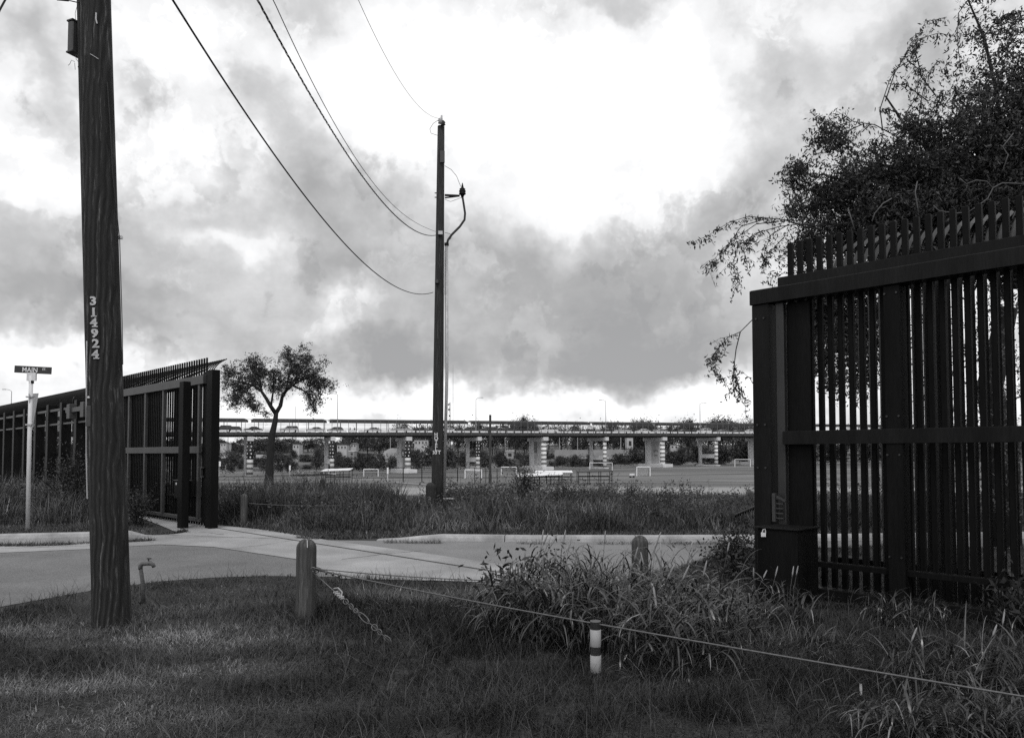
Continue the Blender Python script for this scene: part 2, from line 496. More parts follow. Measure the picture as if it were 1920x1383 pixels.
class MB:
    """collects boxes, bars, tubes and plates in place coordinates, then links them as one mesh object"""

    def __init__(self, fn=None):
        self.v, self.f, self.fn = [], [], fn

    def add(self, vs, fs):
        n = len(self.v)
        self.v += [tuple(x) for x in vs]
        self.f += [tuple(i + n for i in q) for q in fs]
        return self

    def box(self, c, s, rz=0.0, M=None):
        hx, hy, hz = s[0] / 2, s[1] / 2, s[2] / 2
        vs = [Vector((x, y, z)) for x in (-hx, hx) for y in (-hy, hy) for z in (-hz, hz)]
        if M is not None:
            vs = [M @ q for q in vs]
        elif rz:
            m = Matrix.Rotation(rz, 3, 'Z')
            vs = [m @ q for q in vs]
        vs = [q + Vector(c) for q in vs]
        return self.add(vs, [(0, 1, 3, 2), (4, 6, 7, 5), (0, 4, 5, 1), (2, 3, 7, 6), (0, 2, 6, 4), (1, 5, 7, 3)])

    def bevbox(self, c, s, rz=0.0, b=0.01):
        """a box with chamfered vertical edges and top"""
        hx, hy, hz = s[0] / 2, s[1] / 2, s[2] / 2
        ring = [(-hx + b, -hy), (hx - b, -hy), (hx, -hy + b), (hx, hy - b), (hx - b, hy), (-hx + b, hy), (-hx, hy - b), (-hx, -hy + b)]
        vs = [(x, y, -hz) for x, y in ring] + [(x, y, hz - b) for x, y in ring] + \
             [(x * (1 - b / hx), y * (1 - b / hy), hz) for x, y in ring]
        m = Matrix.Rotation(rz, 3, 'Z')
        vs = [m @ Vector(q) + Vector(c) for q in vs]
        fs = [tuple(range(7, -1, -1)), tuple(range(16, 24))]
        for k in (0, 8):
            for i in range(8):
                j = (i + 1) % 8
                fs.append((k + i, k + j, k + 8 + j, k + 8 + i))
        return self.add(vs, fs)

    def tube(self, pts, r, n=8, caps=True, flat=None):
        pts = [Vector(p) for p in pts]
        rr = r if isinstance(r, (list, tuple)) else [r] * len(pts)
        rings = []
        prev = None
        for i, p in enumerate(pts):
            t = (pts[min(i + 1, len(pts) - 1)] - pts[max(i - 1, 0)])
            t = t.normalized() if t.length > 1e-9 else Vector((0, 0, 1))
            if prev is None:
                a = Vector((0, 0, 1)) if abs(t.z) < 0.9 else Vector((1, 0, 0))
                u = t.cross(a).normalized()
            else:
                u = (prev - t * prev.dot(t))
                u = u.normalized() if u.length > 1e-6 else t.orthogonal().normalized()
            prev = u
            w = t.cross(u)
            rings.append([p + (u * math.cos(2 * math.pi * k / n + math.pi / n) + w * math.sin(2 * math.pi * k / n + math.pi / n)) * rr[i] for k in range(n)])
        vs = [q for ring in rings for q in ring]
        fs = []
        for i in range(len(rings) - 1):
            for k in range(n):
                j = (k + 1) % n
                fs.append((i * n + k, i * n + j, (i + 1) * n + j, (i + 1) * n + k))
        if caps:
            fs.append(tuple(range(n - 1, -1, -1)))
            fs.append(tuple(range((len(rings) - 1) * n, len(rings) * n)))
        return self.add(vs, fs)

    def lathe(self, c, prof, n=16):
        vs, fs = [], []
        for (r, z) in prof:
            for k in range(n):
                a = 2 * math.pi * k / n
                vs.append((c[0] + r * math.cos(a), c[1] + r * math.sin(a), c[2] + z))
        for i in range(len(prof) - 1):
            for k in range(n):
                j = (k + 1) % n
                fs.append((i * n + k, i * n + j, (i + 1) * n + j, (i + 1) * n + k))
        fs.append(tuple(range(n - 1, -1, -1)))
        fs.append(tuple(range((len(prof) - 1) * n, len(prof) * n)))
        return self.add(vs, fs)

    def prism(self, outline, dvec):
        n = len(outline)
        a = [Vector(p) for p in outline]
        b = [p + Vector(dvec) for p in a]
        fs = [tuple(range(n - 1, -1, -1)), tuple(range(n, 2 * n))]
        for i in range(n):
            j = (i + 1) % n
            fs.append((i, j, n + j, n + i))
        return self.add(a + b, fs)

    def build(self, name, mat, parent=None, smooth=False, origin=None):
        me = bpy.data.meshes.new(name)
        vs = self.v
        if self.fn:
            vs = [self.fn(*q) for q in vs]
        off = wloc(parent) if parent is not None else (Vector(origin) if origin is not None else Vector((0, 0, 0)))
        me.from_pydata([(q[0] - off.x, q[1] - off.y, q[2] - off.z) for q in vs], [], self.f)
        me.materials.append(MATS[mat])
        if smooth:
            me.polygons.foreach_set('use_smooth', [True] * len(me.polygons))
        me.update()
        o = bpy.data.objects.new(name, me)
        col.objects.link(o)
        if parent is not None:
            o.parent = parent
        elif origin is not None:
            o.location = off
        return o


def copy_obj(o, parent=None, loc=None, rz=None, scale=None):
    c = o.copy()
    col.objects.link(c)
    if parent is not None:
        c.parent = parent
    if loc is not None:
        c.location = loc
    if rz is not None:
        c.rotation_euler = (0, 0, rz)
    if scale is not None:
        c.scale = scale
    return c


def children(o):
    return [x for x in bpy.data.objects if x.parent == o]


def copy_tree(o, kids, parent=None):
    """copy of a thing, its parts and sub-parts; kids maps object -> children"""
    c = o.copy()
    col.objects.link(c)
    c.parent = parent
    for ch in kids.get(o.name, ()):
        copy_tree(ch, kids, c)
    return c


def kids_of(root):
    kids = {}

    def walk(o):
        kids[o.name] = children(o)
        for k in kids[o.name]:
            walk(k)
    walk(root)
    return kids


def npmesh(name, verts, quads, mat, parent=None, shade=None, tris=None, origin=None, smooth=False):
    """fast mesh from numpy arrays; shade = one number per vertex"""
    me = bpy.data.meshes.new(name)
    off = np.array(wloc(parent) if parent is not None else (origin if origin is not None else (0, 0, 0)), dtype=np.float64)
    verts = verts - off
    nq = 0 if quads is None else len(quads)
    nt = 0 if tris is None else len(tris)
    me.vertices.add(len(verts))
    me.vertices.foreach_set('co', verts.astype(np.float32).ravel())
    loops = []
    if nq:
        loops.append(quads.ravel())
    if nt:
        loops.append(tris.ravel())
    loops = np.concatenate(loops).astype(np.int32)
    me.loops.add(len(loops))
    me.loops.foreach_set('vertex_index', loops)
    me.polygons.add(nq + nt)
    start = np.concatenate([np.arange(nq) * 4, nq * 4 + np.arange(nt) * 3]).astype(np.int32)
    me.polygons.foreach_set('loop_start', start)
    if smooth:
        me.polygons.foreach_set('use_smooth', np.ones(nq + nt, dtype=bool))
    me.update(calc_edges=True)
    if shade is not None:
        a = me.attributes.new('shade', 'FLOAT', 'POINT')
        a.data.foreach_set('value', shade.astype(np.float32))
    me.materials.append(MATS[mat])
    o = bpy.data.objects.new(name, me)
    col.objects.link(o)
    if parent is not None:
        o.parent = parent
    elif origin is not None:
        o.location = origin
    return o


def vnoise(x, y, scale, seed=0):
    """smooth value noise in 0..1 (numpy)"""
    x = np.asarray(x) * scale + seed * 17.13
    y = np.asarray(y) * scale + seed * 7.77
    xi, yi = np.floor(x).astype(int), np.floor(y).astype(int)
    xf, yf = x - xi, y - yi
    u, v = xf * xf * (3 - 2 * xf), yf * yf * (3 - 2 * yf)

    def h(a, b):
        s = np.sin(a * 127.1 + b * 311.7 + seed * 74.7) * 43758.5453
        return s - np.floor(s)
    return (h(xi, yi) * (1 - u) + h(xi + 1, yi) * u) * (1 - v) + (h(xi, yi + 1) * (1 - u) + h(xi + 1, yi + 1) * u) * v


def blades(base, height, width, az, lean, curl, shade, segs=2, rng=RNG):
    """grass blades: base (n,3); az = direction of lean; lean, curl = angle at foot and extra bend to the tip"""
    n = len(base)
    t = np.linspace(0, 1, segs + 1)
    pos = [base]
    ang = lean.copy()
    cur = base.copy()
    step = height / segs
    for k in range(segs):
        a = lean + curl * (k + 0.5) / segs
        d = np.stack([np.sin(a) * np.cos(az), np.sin(a) * np.sin(az), np.cos(a)], 1)
        cur = cur + d * step[:, None]
        pos.append(cur)
    face = az + np.pi / 2 + rng.normal(0, 0.5, n)
    side = np.stack([np.cos(face), np.sin(face), np.zeros(n)], 1)
    vs = []
    for k in range(segs):
        w = width * (0.75 if k == 0 else 1.0) * (1 - 0.55 * max(0, t[k] - .35) / .65) / 2
        vs.append(pos[k] - side * w[:, None])
        vs.append(pos[k] + side * w[:, None])
    vs.append(pos[segs])
    m = 2 * segs + 1
    V = np.stack(vs, 1).reshape(-1, 3)
    b0 = np.arange(n) * m
    Q = []
    for k in range(segs - 1):
        Q.append(np.stack([b0 + 2 * k, b0 + 2 * k + 1, b0 + 2 * k + 3, b0 + 2 * k + 2], 1))
    T = np.stack([b0 + 2 * segs - 2, b0 + 2 * segs - 1, b0 + 2 * segs], 1)
    Q = np.concatenate(Q) if Q else None
    return V, Q, T, np.repeat(shade, m)


def merge(parts):
    V, Q, T, S = [], [], [], []
    n = 0
    for v, q, t, s in parts:
        V.append(v); S.append(s)
        if q is not None:
            Q.append(q + n)
        if t is not None:
            T.append(t + n)
        n += len(v)
    return np.concatenate(V), (np.concatenate(Q) if Q else None), (np.concatenate(T) if T else None), np.concatenate(S)


def leaves(cent, length, width, shade, rng=RNG, droop=0.0):
    """small diamond leaves at the given centres"""
    n = len(cent)
    d = rng.normal(0, 1, (n, 3))
    d[:, 2] -= droop
    d /= np.linalg.norm(d, axis=1)[:, None]
    e = rng.normal(0, 1, (n, 3))
    e = np.cross(d, e)
    e /= np.linalg.norm(e, axis=1)[:, None]
    L = (length * rng.uniform(.6, 1.3, n))[:, None] / 2
    W = (width * rng.uniform(.6, 1.3, n))[:, None] / 2
    V = np.stack([cent - d * L, cent + e * W, cent + d * L, cent - e * W], 1).reshape(-1, 3)
    Q = np.arange(4 * n).reshape(-1, 4)
    return V, Q, None, np.repeat(shade, 4)


def text_mesh(body, size, bold=0.0):
    """flat letters as vertices and faces (x right, y up), centred"""
    cu = bpy.data.curves.new('letters', 'FONT')
    cu.body = body
    cu.size = size
    cu.align_x = 'CENTER'
    cu.align_y = 'CENTER'
    cu.offset = bold
    cu.resolution_u = 3
    ob = bpy.data.objects.new('letters', cu)
    col.objects.link(ob)
    dg = bpy.context.evaluated_depsgraph_get()
    me = bpy.data.meshes.new_from_object(ob.evaluated_get(dg))
    vs = [tuple(v.co) for v in me.vertices]
    fs = [tuple(p.vertices) for p in me.polygons]
    bpy.data.objects.remove(ob)
    bpy.data.curves.remove(cu)
    bpy.data.meshes.remove(me)
    return vs, fs


# ------------------------------------------------------------------ the lie of the land
def sstep(a, b, x):
    t = np.clip((x - a) / (b - a), 0, 1)
    return t * t * (3 - 2 * t)


def tz(x, y):
    x = np.asarray(x, dtype=float); y = np.asarray(y, dtype=float)
    z = -0.03 * np.clip(y - 35, 0, 65)
    u = np.clip(x / np.maximum(y, 60), -0.5, 0.5)
    sl = np.clip(-0.0075 + u * 0.03, -0.018, 0.0012)
    z = z + np.clip(y - 100, 0, 200) * sl
    zf = np.interp(y, [300, 330, 395, 425, 460, 600, 900, 1500, 4000], [-2.6, -7.5, -7.5, -2.5, -1.0, 5.0, 13, 19, 22])
    k = sstep(296, 325, y)
    return z * (1 - k) + zf * k


def tzf(x, y):
    return float(tz(x, y))


def on(px, py, lo=20, hi=1500):
    """where the sight line of a pixel meets the land"""
    prev = lo
    Y = lo
    while Y < hi:
        p = at(px, py, Y)
        if p.z <= tzf(p.x, p.y):
            return Vector((p.x, p.y, tzf(p.x, p.y)))
        Y *= 1.01
    p = at(px, py, hi)
    return p


def struct(o):
    o['kind'] = 'structure'
    return o


ys = np.concatenate([np.linspace(-40, 60, 60), np.geomspace(61.5, 300, 60), np.linspace(304, 470, 40), np.geomspace(480, 4500, 30)])
xs0 = np.linspace(-1, 1, 81)
gx = np.sign(xs0) * np.abs(xs0) ** 1.8
XX = np.stack([gx * (60 + 0.95 * max(y, 0)) for y in ys])
YY = np.repeat(ys[:, None], len(xs0), 1)
ZZ = tz(XX, YY)
nx = len(xs0)
idx = np.arange(len(ys) * nx).reshape(len(ys), nx)
qs = np.stack([idx[:-1, :-1], idx[:-1, 1:], idx[1:, 1:], idx[1:, :-1]], -1).reshape(-1, 4)
struct(npmesh('ground', np.stack([XX, YY, ZZ], -1).reshape(-1, 3), qs, 'ground', smooth=True))

# river behind the pitch
m = MB()
m.add([(-900, 318, -5.4), (900, 318, -5.4), (900, 412, -5.4), (-900, 412, -5.4)], [(0, 1, 2, 3)])
struct(m.build('river', 'water'))


def sheet(name, pts, z, mat):
    vs = []
    for (px, py) in pts:
        p = gnd(px, py)
        vs.append((p.x, p.y, z))
    me = MB().add(vs, [tuple(range(len(vs)))])
    return struct(me.build(name, mat))


# the street: far edge by the kerbs, near edge eaten into by the lawn
FAR_E = [(-700, 1040), (0, 1021), (165, 1018), (300, 1014), (500, 1013), (720, 1015), (1000, 1017), (1420, 1016), (2100, 1008)]
NEAR_E = [(2100, 1030), (1500, 1026), (1420, 1030), (1340, 1042), (1290, 1060), (1180, 1085), (1050, 1100), (930, 1098), (830, 1086), (640, 1082),
          (500, 1080), (400, 1083), (300, 1090), (180, 1106), (100, 1120), (0, 1138), (-300, 1220), (-700, 1350)]
sheet('road', FAR_E + NEAR_E, 0.006, 'asphalt')
sheet('road_patch', [(612, 1013), (720, 1014.5), (1000, 1016.5), (1225, 1016.5), (1330, 1043), (1290, 1058), (1180, 1083), (1060, 1092), (1000, 1067), (780, 1035)], 0.010, 'asphalt_new')
sheet('concrete_apron', [(240, 962), (330, 972), (405, 985), (500, 994), (615, 1013.5), (780, 1035.5), (1000, 1067.5), (1060, 1098), (830, 1090), (640, 1086), (600, 1066), (555, 1049), (400, 1026), (290, 1021), (255, 1005), (335, 1000), (300, 985)], 0.014, 'concrete')
sheet('gutter_strip', [(-700, 1043), (0, 1023), (165, 1019), (290, 1014.5), (300, 1021.5), (165, 1030), (0, 1037), (-700, 1062)], 0.012, 'concrete')


def kerb_run(name, pts, z_of):
    """cast kerb in short lengths with open joints"""
    P = [gnd(a, b) for a, b in pts]
    L = [0]
    for i in range(1, len(P)):
        L.append(L[-1] + (P[i] - P[i - 1]).length)

    def loc(s):
        s = min(max(s, 0), L[-1])
        for i in range(1, len(P)):
            if s <= L[i] + 1e-6:
                f = (s - L[i - 1]) / (L[i] - L[i - 1])
                return P[i - 1].lerp(P[i], f)
        return P[-1]
    root = bpy.data.objects.new(name, None)
    col.objects.link(root)
    root.location = P[0]
    struct(root)
    s = 0
    while s < L[-1] - .2:
        e = min(s + 2.4, L[-1])
        q = MB()
        k = 7
        rings = []
        for i in range(k):
            u = s + 0.008 + (e - s - 0.016) * i / (k - 1)
            p = loc(u)
            d = (loc(u + .1) - loc(u - .1)).normalized()
            nrm = Vector((-d.y, d.x, 0))
            if nrm.y < 0:
                nrm = -nrm
            h = z_of(u / L[-1])
            prof = [(0, -0.05), (0.02, h * .55), (0.045, h * .88), (0.09, h), (0.19, h * 1.0), (0.23, h * .95), (0.24, -0.05)]
            rings.append([(p.x + nrm.x * a, p.y + nrm.y * a, 0.004 + b) for a, b in prof])
        n = len(prof)
        vs = [x for r_ in rings for x in r_]
        fs = [(i * n + j, (i + 1) * n + j, (i + 1) * n + j + 1, i * n + j + 1) for i in range(k - 1) for j in range(n - 1)]
        fs += [tuple(range(n)), tuple(range((k - 1) * n + n - 1, (k - 1) * n - 1, -1))]
        q.add(vs, fs)
        q.build('kerb_stone', 'kerb', root)
        s = e
    return root


kerb_run('kerb', [(-700, 1041), (-200, 1026), (0, 1020), (165, 1016), (240, 1012), (292, 1006)], lambda u: 0.17 if u < .93 else max(0.03, 0.17 * (1 - u) / .07))
kerb_run('kerb', [(705, 1014), (800, 1014.5), (1000, 1017), (1250, 1017), (1420, 1016), (1700, 1013), (2100, 1008)], lambda u: 0.12 if u > .08 else max(0.02, 0.12 * u / .08))

# steel guide rail for the sliding gates, let into the apron
a, b = gnd(408, 991), gnd(1010, 1086)
m = MB()
d = (b - a).normalized(); nrm = Vector((-d.y, d.x, 0))
for o_, w_ in ((-0.012, .007), (0.012, .007)):
    c0, c1 = a + nrm * o_, b + nrm * o_
    m.add([c0 - nrm * w_ + Vector((0, 0, .016)), c1 - nrm * w_ + Vector((0, 0, .016)), c1 + nrm * w_ + Vector((0, 0, .016)), c0 + nrm * w_ + Vector((0, 0, .016)),
           c0 - nrm * w_ + Vector((0, 0, .022)), c1 - nrm * w_ + Vector((0, 0, .022)), c1 + nrm * w_ + Vector((0, 0, .022)), c0 + nrm * w_ + Vector((0, 0, .022))],
          [(0, 3, 2, 1), (4, 5, 6, 7), (0, 1, 5, 4), (1, 2, 6, 5), (2, 3, 7, 6), (3, 0, 4, 7)])
o = m.build('gate_rail', 'rail_steel', None, origin=a)
tag(o, 'thin dark steel gate rail crossing the pale concrete apron', 'gate rail')

# joints and cracks in the apron
for i_, L_ in enumerate(([(300, 1003), (420, 1008), (520, 1011)], [(430, 1030), (500, 1022), (560, 1012)], [(640, 1050), (720, 1040), (790, 1033)], [(330, 997), (360, 1000), (385, 999), (420, 1003)], [(0, 1029), (90, 1026), (165, 1024), (288, 1018)])):
    fine_ = []
    for a_, b_ in zip(L_[:-1], L_[1:]):
        for k_ in range(6):
            f_ = k_ / 6
            fine_.append(gnd(a_[0] + (b_[0] - a_[0]) * f_, a_[1] + (b_[1] - a_[1]) * f_ + random.uniform(-.5, .5)))
    fine_.append(gnd(*L_[-1]))
    vs_, fs_ = [], []
    for q_ in fine_:
        w_ = random.uniform(.006, .022)
        vs_ += [(q_.x, q_.y - w_, .019), (q_.x, q_.y + w_, .019)]
    for k_ in range(len(fine_) - 1):
        fs_.append((2 * k_, 2 * k_ + 2, 2 * k_ + 3, 2 * k_ + 1))
    struct(MB().add(vs_, fs_).build('pavement_crack', 'grey_paint'))
# ------------------------------------------------------------------ border fence and its two sliding gates
FA = Vector((0.682, -0.731, 0)).normalized()      # along the fence, toward the camera
FN = Vector((-FA.y, FA.x, 0))                     # across it, away from the street
FRZ = math.atan2(FA.y, FA.x)


def frame(O):
    def f(s, n, z):
        return Vector((O.x, O.y, 0)) + FA * s + FN * n + Vector((0, 0, z))
    return f


def fbox(F, s0, s1, n0, n1, z0, z1, b=0.008, m=None):
    m = m or MB()
    c = F((s0 + s1) / 2, (n0 + n1) / 2, (z0 + z1) / 2)
    m.bevbox(c, (abs(s1 - s0), abs(n1 - n0), z1 - z0), FRZ, b)
    return m


def straight_picket(F, s, n, z0, z1, w, parent, mat):
    m = MB()
    m.bevbox(F(s, n, (z0 + z1) / 2), (w, w, z1 - z0), FRZ, w * .12)
    o = m.build('picket', mat, parent)
    # move the mesh to its own foot so that copies can be placed by location
    d = F(s, n, 0) - wloc(parent)
    o.data.transform(Matrix.Translation(-d))
    o.location = d
    return o


def curved_picket(F, s, n, z0, zc, ztop, out, w, parent, mat):
    pts = [F(s, n, z0), F(s, n, zc * .5), F(s, n, zc)]
    for k in range(1, 7):
        a = k / 6 * R(62)
        pts.append(F(s, n + out * (1 - math.cos(a)) / (1 - math.cos(R(62))), zc + (ztop - zc) * math.sin(a) / math.sin(R(62))))
    m = MB()
    m.tube(pts, w * .62, 4)
    o = m.build('picket', mat, parent)
    d = F(s, n, 0) - wloc(parent)
    o.data.transform(Matrix.Translation(-d))
    o.location = d
    return o


def repeat(o, F, parent, ss, n):
    for s in ss:
        copy_obj(o, parent, F(s, n, 0) - wloc(parent))


# --- near gate on the right
OR = at(1424, 1100, 9.5); OR.z = 0
FR = frame(OR)
g = thing('sliding_gate', OR, 'tall dark steel picket gate filling the right edge, with padlocked box', 'gate')
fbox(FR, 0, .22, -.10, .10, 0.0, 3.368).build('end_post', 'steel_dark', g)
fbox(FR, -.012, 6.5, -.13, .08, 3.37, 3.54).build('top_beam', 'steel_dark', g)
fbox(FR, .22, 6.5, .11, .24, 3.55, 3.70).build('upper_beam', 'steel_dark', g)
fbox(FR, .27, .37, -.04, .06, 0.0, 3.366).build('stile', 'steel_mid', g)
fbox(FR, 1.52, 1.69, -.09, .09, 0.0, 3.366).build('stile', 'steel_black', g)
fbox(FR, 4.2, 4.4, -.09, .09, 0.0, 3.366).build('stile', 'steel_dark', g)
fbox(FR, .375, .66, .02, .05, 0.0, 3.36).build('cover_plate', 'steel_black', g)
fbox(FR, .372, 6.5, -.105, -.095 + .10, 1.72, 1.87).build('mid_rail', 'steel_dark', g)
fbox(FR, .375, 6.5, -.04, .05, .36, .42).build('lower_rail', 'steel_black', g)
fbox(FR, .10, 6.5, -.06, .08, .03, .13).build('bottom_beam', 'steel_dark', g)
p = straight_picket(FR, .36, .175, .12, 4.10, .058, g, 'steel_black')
repeat(p, FR, g, np.arange(.36 + .118, 6.4, .118), .175)
bx = fbox(FR, .33, .80, -.62, -.14, 0.02, .80, .012).build('lock_box', 'steel_black', g)
fbox(FR, .315, .82, -.64, -.13, .80, .815, .004).build('lid', 'steel_dark', bx)
m = MB()
c = FR(.43, -.65, .735)
m.box(c, (.05, .02, .045), FRZ + .5)
m.tube([c + Vector((-.016, 0, .02)), c + Vector((-.004, -.004, .055)), c + Vector((.018, 0, .06)), c + Vector((.026, 0, .02))], .005, 6)
m.build('padlock', 'plastic_white', bx)
lp = fbox(FR, .26, .30, -.16, -.105, .84, 1.16, .004).build('latch_plate', 'steel_grey', g)
m = MB()
for k in range(5):
    m.box(FR(.345, -.13, .88 + k * .055), (.09, .03, .012), FRZ)
m.box(FR(.37, -.14, 1.10), (.12, .03, .02), FRZ, M=Matrix.Rotation(FRZ, 3, 'Z') @ Matrix.Rotation(R(25), 3, 'Y'))
m.build('latch_bar', 'steel_grey', lp)
for s_, z_ in ((.06, 3.20), (.16, 3.20), (.06, 1.95), (.16, 1.95), (.06, 1.45), (.16, 1.45)):
    MB().tube([FR(s_, -.098, z_), FR(s_, -.112, z_)], .013, 6).build('bolt', 'steel_mid', g)
for s_ in (1.54, 1.66):
    for z_ in (3.28, 2.0, 1.6, .55):
        MB().tube([FR(s_, -.088, z_), FR(s_, -.102, z_)], .012, 6).build('bolt', 'steel_mid', g)
m = MB()
m.lathe(FR(1.62, .45, 3.66), [(0.17, 0), (0.17, .015), (0.15, .04), (0.09, .07), (0.02, .085)], 20)
m.build('lamp_dome', 'galvanised', g, True)

# --- fixed fence behind the near gate
fR = thing('border_fence', FR(.5, .62, 0), 'dark steel fence with outward curving pickets behind the near gate', 'fence')
p = curved_picket(FR, .62, .62, .05, 3.45, 4.22, .55, .042, fR, 'steel_mid')
repeat(p, FR, fR, np.arange(.62 + .118, 9.0, .118), .62)
fbox(FR, .55, 9.0, .66, .74, 3.46, 3.56).build('top_rail', 'steel_black', fR)
fbox(FR, .55, 9.0, .66, .74, .30, .40).build('bottom_rail', 'steel_black', fR)
for s in (3.2, 6.2):
    fbox(FR, s, s + .15, .66, .81, 0, 3.6).build('post', 'steel_black', fR)

# --- far gate on the left
OL = gnd(404, 992); OL.z = 0
FL = frame(OL)
g = thing('sliding_gate', OL, 'open dark steel gate with straight spikes beyond the street on the left', 'gate')
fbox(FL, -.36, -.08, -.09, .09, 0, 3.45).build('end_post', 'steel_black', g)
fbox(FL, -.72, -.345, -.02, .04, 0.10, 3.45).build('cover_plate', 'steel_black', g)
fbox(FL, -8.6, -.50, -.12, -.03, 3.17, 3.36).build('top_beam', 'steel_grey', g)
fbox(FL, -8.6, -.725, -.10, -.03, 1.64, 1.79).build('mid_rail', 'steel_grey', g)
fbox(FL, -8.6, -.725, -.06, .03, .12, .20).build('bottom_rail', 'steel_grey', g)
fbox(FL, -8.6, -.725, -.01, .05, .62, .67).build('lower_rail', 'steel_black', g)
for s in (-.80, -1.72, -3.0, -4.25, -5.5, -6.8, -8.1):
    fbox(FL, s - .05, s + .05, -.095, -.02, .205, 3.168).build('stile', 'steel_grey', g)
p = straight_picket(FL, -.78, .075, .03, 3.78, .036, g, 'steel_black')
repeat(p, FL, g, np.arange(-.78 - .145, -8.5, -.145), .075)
pw = straight_picket(FL, -3.15, .0, .2, 3.2, .055, g, 'steel_black')
repeat(pw, FL, g, np.arange(-3.15 - .0625, -8.4, -.125), .0)
bx = fbox(FL, -1.62, -1.0, -.30, -.13, .62, 1.02, .01).build('lock_box', 'steel_black', g)
fbox(FL, -1.64, -.98, -.31, -.12, 1.02, 1.035, .004).build('lid', 'steel_grey', bx)
m = MB().box(FL(-1.45, -.31, .95), (.04, .012, .05), FRZ, )
m.build('padlock', 'plastic_white', bx)
m = MB()
m.box(FL(-.62, -.06, 1.32), (.12, .05, .03), FRZ); m.box(FL(-.62, -.06, 1.12), (.12, .05, .03), FRZ); m.box(FL(-.66, -.06, 1.22), (.03, .05, .22), FRZ)
m.build('latch', 'steel_grey', g)
fbox(FL, -.80, -.56, -.52, -.36, 0.0, 3.20).build('guide_post', 'steel_black', g)

# --- fixed fence behind the far gate, running away to the left
fL = thing('border_fence', FL(-.4, .55, 0), 'long dark steel fence with curved top running away left behind the street sign', 'fence')
p = curved_picket(FL, -1.35, .42, .05, 3.38, 3.86, .36, .022, fL, 'steel_dark')
repeat(p, FL, fL, np.arange(-1.35 - .135, -34.5, -.135), .42)
fbox(FL, -34.5, -1.25, .46, .52, 3.22, 3.32).build('top_rail', 'steel_black', fL)
fbox(FL, -34.5, -1.25, .46, .52, 1.55, 1.68).build('mid_rail', 'steel_black', fL)
fbox(FL, -34.5, -1.25, .46, .52, .25, .35).build('bottom_rail', 'steel_black', fL)
for s in np.arange(-9.6, -34, -1.75):
    fbox(FL, s - .14, s + .14, .12, .42, 0, 3.36).build('post', 'steel_dark', fL)
fbox(FL, -34.5, -9.2, .16, .24, 3.10, 3.18).build('front_rail', 'steel_grey', fL)
fbox(FL, -34.5, -9.2, .16, .22, 2.62, 2.68).build('front_rail', 'steel_grey', fL)
# curved mesh hood over the far stretch and its pale ribs
hood = []
for k in range(9):
    a = k / 8 * R(75)
    hood.append((.46 + .62 * (1 - math.cos(a)), 3.30 + .55 * math.sin(a)))
m = MB()
vs = [FL(s, n, z) for s in (-34.5, -9.4) for n, z in hood] + [FL(s, n + .015, z + .015) for s in (-34.5, -9.4) for n, z in hood]
k = len(hood)
fs = [(i, i + 1, k + i + 1, k + i) for i in range(k - 1)] + [(2 * k + i, 3 * k + i, 3 * k + i + 1, 2 * k + i + 1) for i in range(k - 1)]
m.add(vs, fs)
m.build('curved_hood', 'steel_black', fL)
for s in np.arange(-9.5, -34, -1.75):
    m = MB()
    m.tube([FL(s, n - .03, z + .0) for n, z in hood], .022, 6)
    m.build('hood_rib', 'galvanised', fL)
m = MB()
for s in (-9.7, -11.2):
    m.bevbox(FL(s, -.02, 2.98), (.34, .22, .46), FRZ, .01)
m.bevbox(FL(-10.4, -.02, 3.02), (2.6, .12, .14), FRZ, .01)
m.build('roller_bracket', 'steel_grey', fL)

# ------------------------------------------------------------------ near utility pole
B0 = gnd(209.5, 1172)
T0 = at(176, 0, B0.y)
ax = (T0 - B0).normalized()


def polep(z):
    return B0 + ax * ((z - B0.z) / ax.z)


def poler(z):
    return 0.166 - 0.0028 * z


up = thing('utility_pole', B0, 'thick dark timber utility pole in the left foreground, numbered 314924', 'utility pole')
rn = random.Random(3)
NS = 28
prof_j = [[1 + rn.uniform(-.018, .018) for _ in range(NS)] for _ in range(4)]
vs, fs = [], []
zz = [-.15 + i * .25 for i in range(43)]
for i, z in enumerate(zz):
    c = polep(z)
    for k in range(NS):
        a = 2 * math.pi * k / NS
        j = 1 + .022 * math.sin(3 * a + z * .9) + .012 * math.sin(7 * a + 1.3 * z) + .010 * math.sin(11 * a - .6 * z)
        r_ = poler(z) * j * (1.03 if z < .2 else 1)
        vs.append((c.x + r_ * math.cos(a), c.y + r_ * math.sin(a), c.z))
for i in range(len(zz) - 1):
    for k in range(NS):
        j = (k + 1) % NS
        fs.append((i * NS + k, i * NS + j, (i + 1) * NS + j, (i + 1) * NS + k))
fs.append(tuple(range((len(zz) - 1) * NS, len(zz) * NS)))
MB().add(vs, fs).build('shaft', 'pole_wood', up, True)


def wrap(z, px_frac, x, out=.006):
    """a point on the pole's skin; px_frac = sideways place as seen from the street, -1..1"""
    c = polep(z)
    r_ = poler(z)
    view = Vector((c.x, c.y, 0)).normalized()
    right = Vector((view.y, -view.x, 0))
    a = math.asin(px_frac) + x / r_
    return c + (right * math.sin(a) - view * math.cos(a)) * (r_ * 1.035 + out)


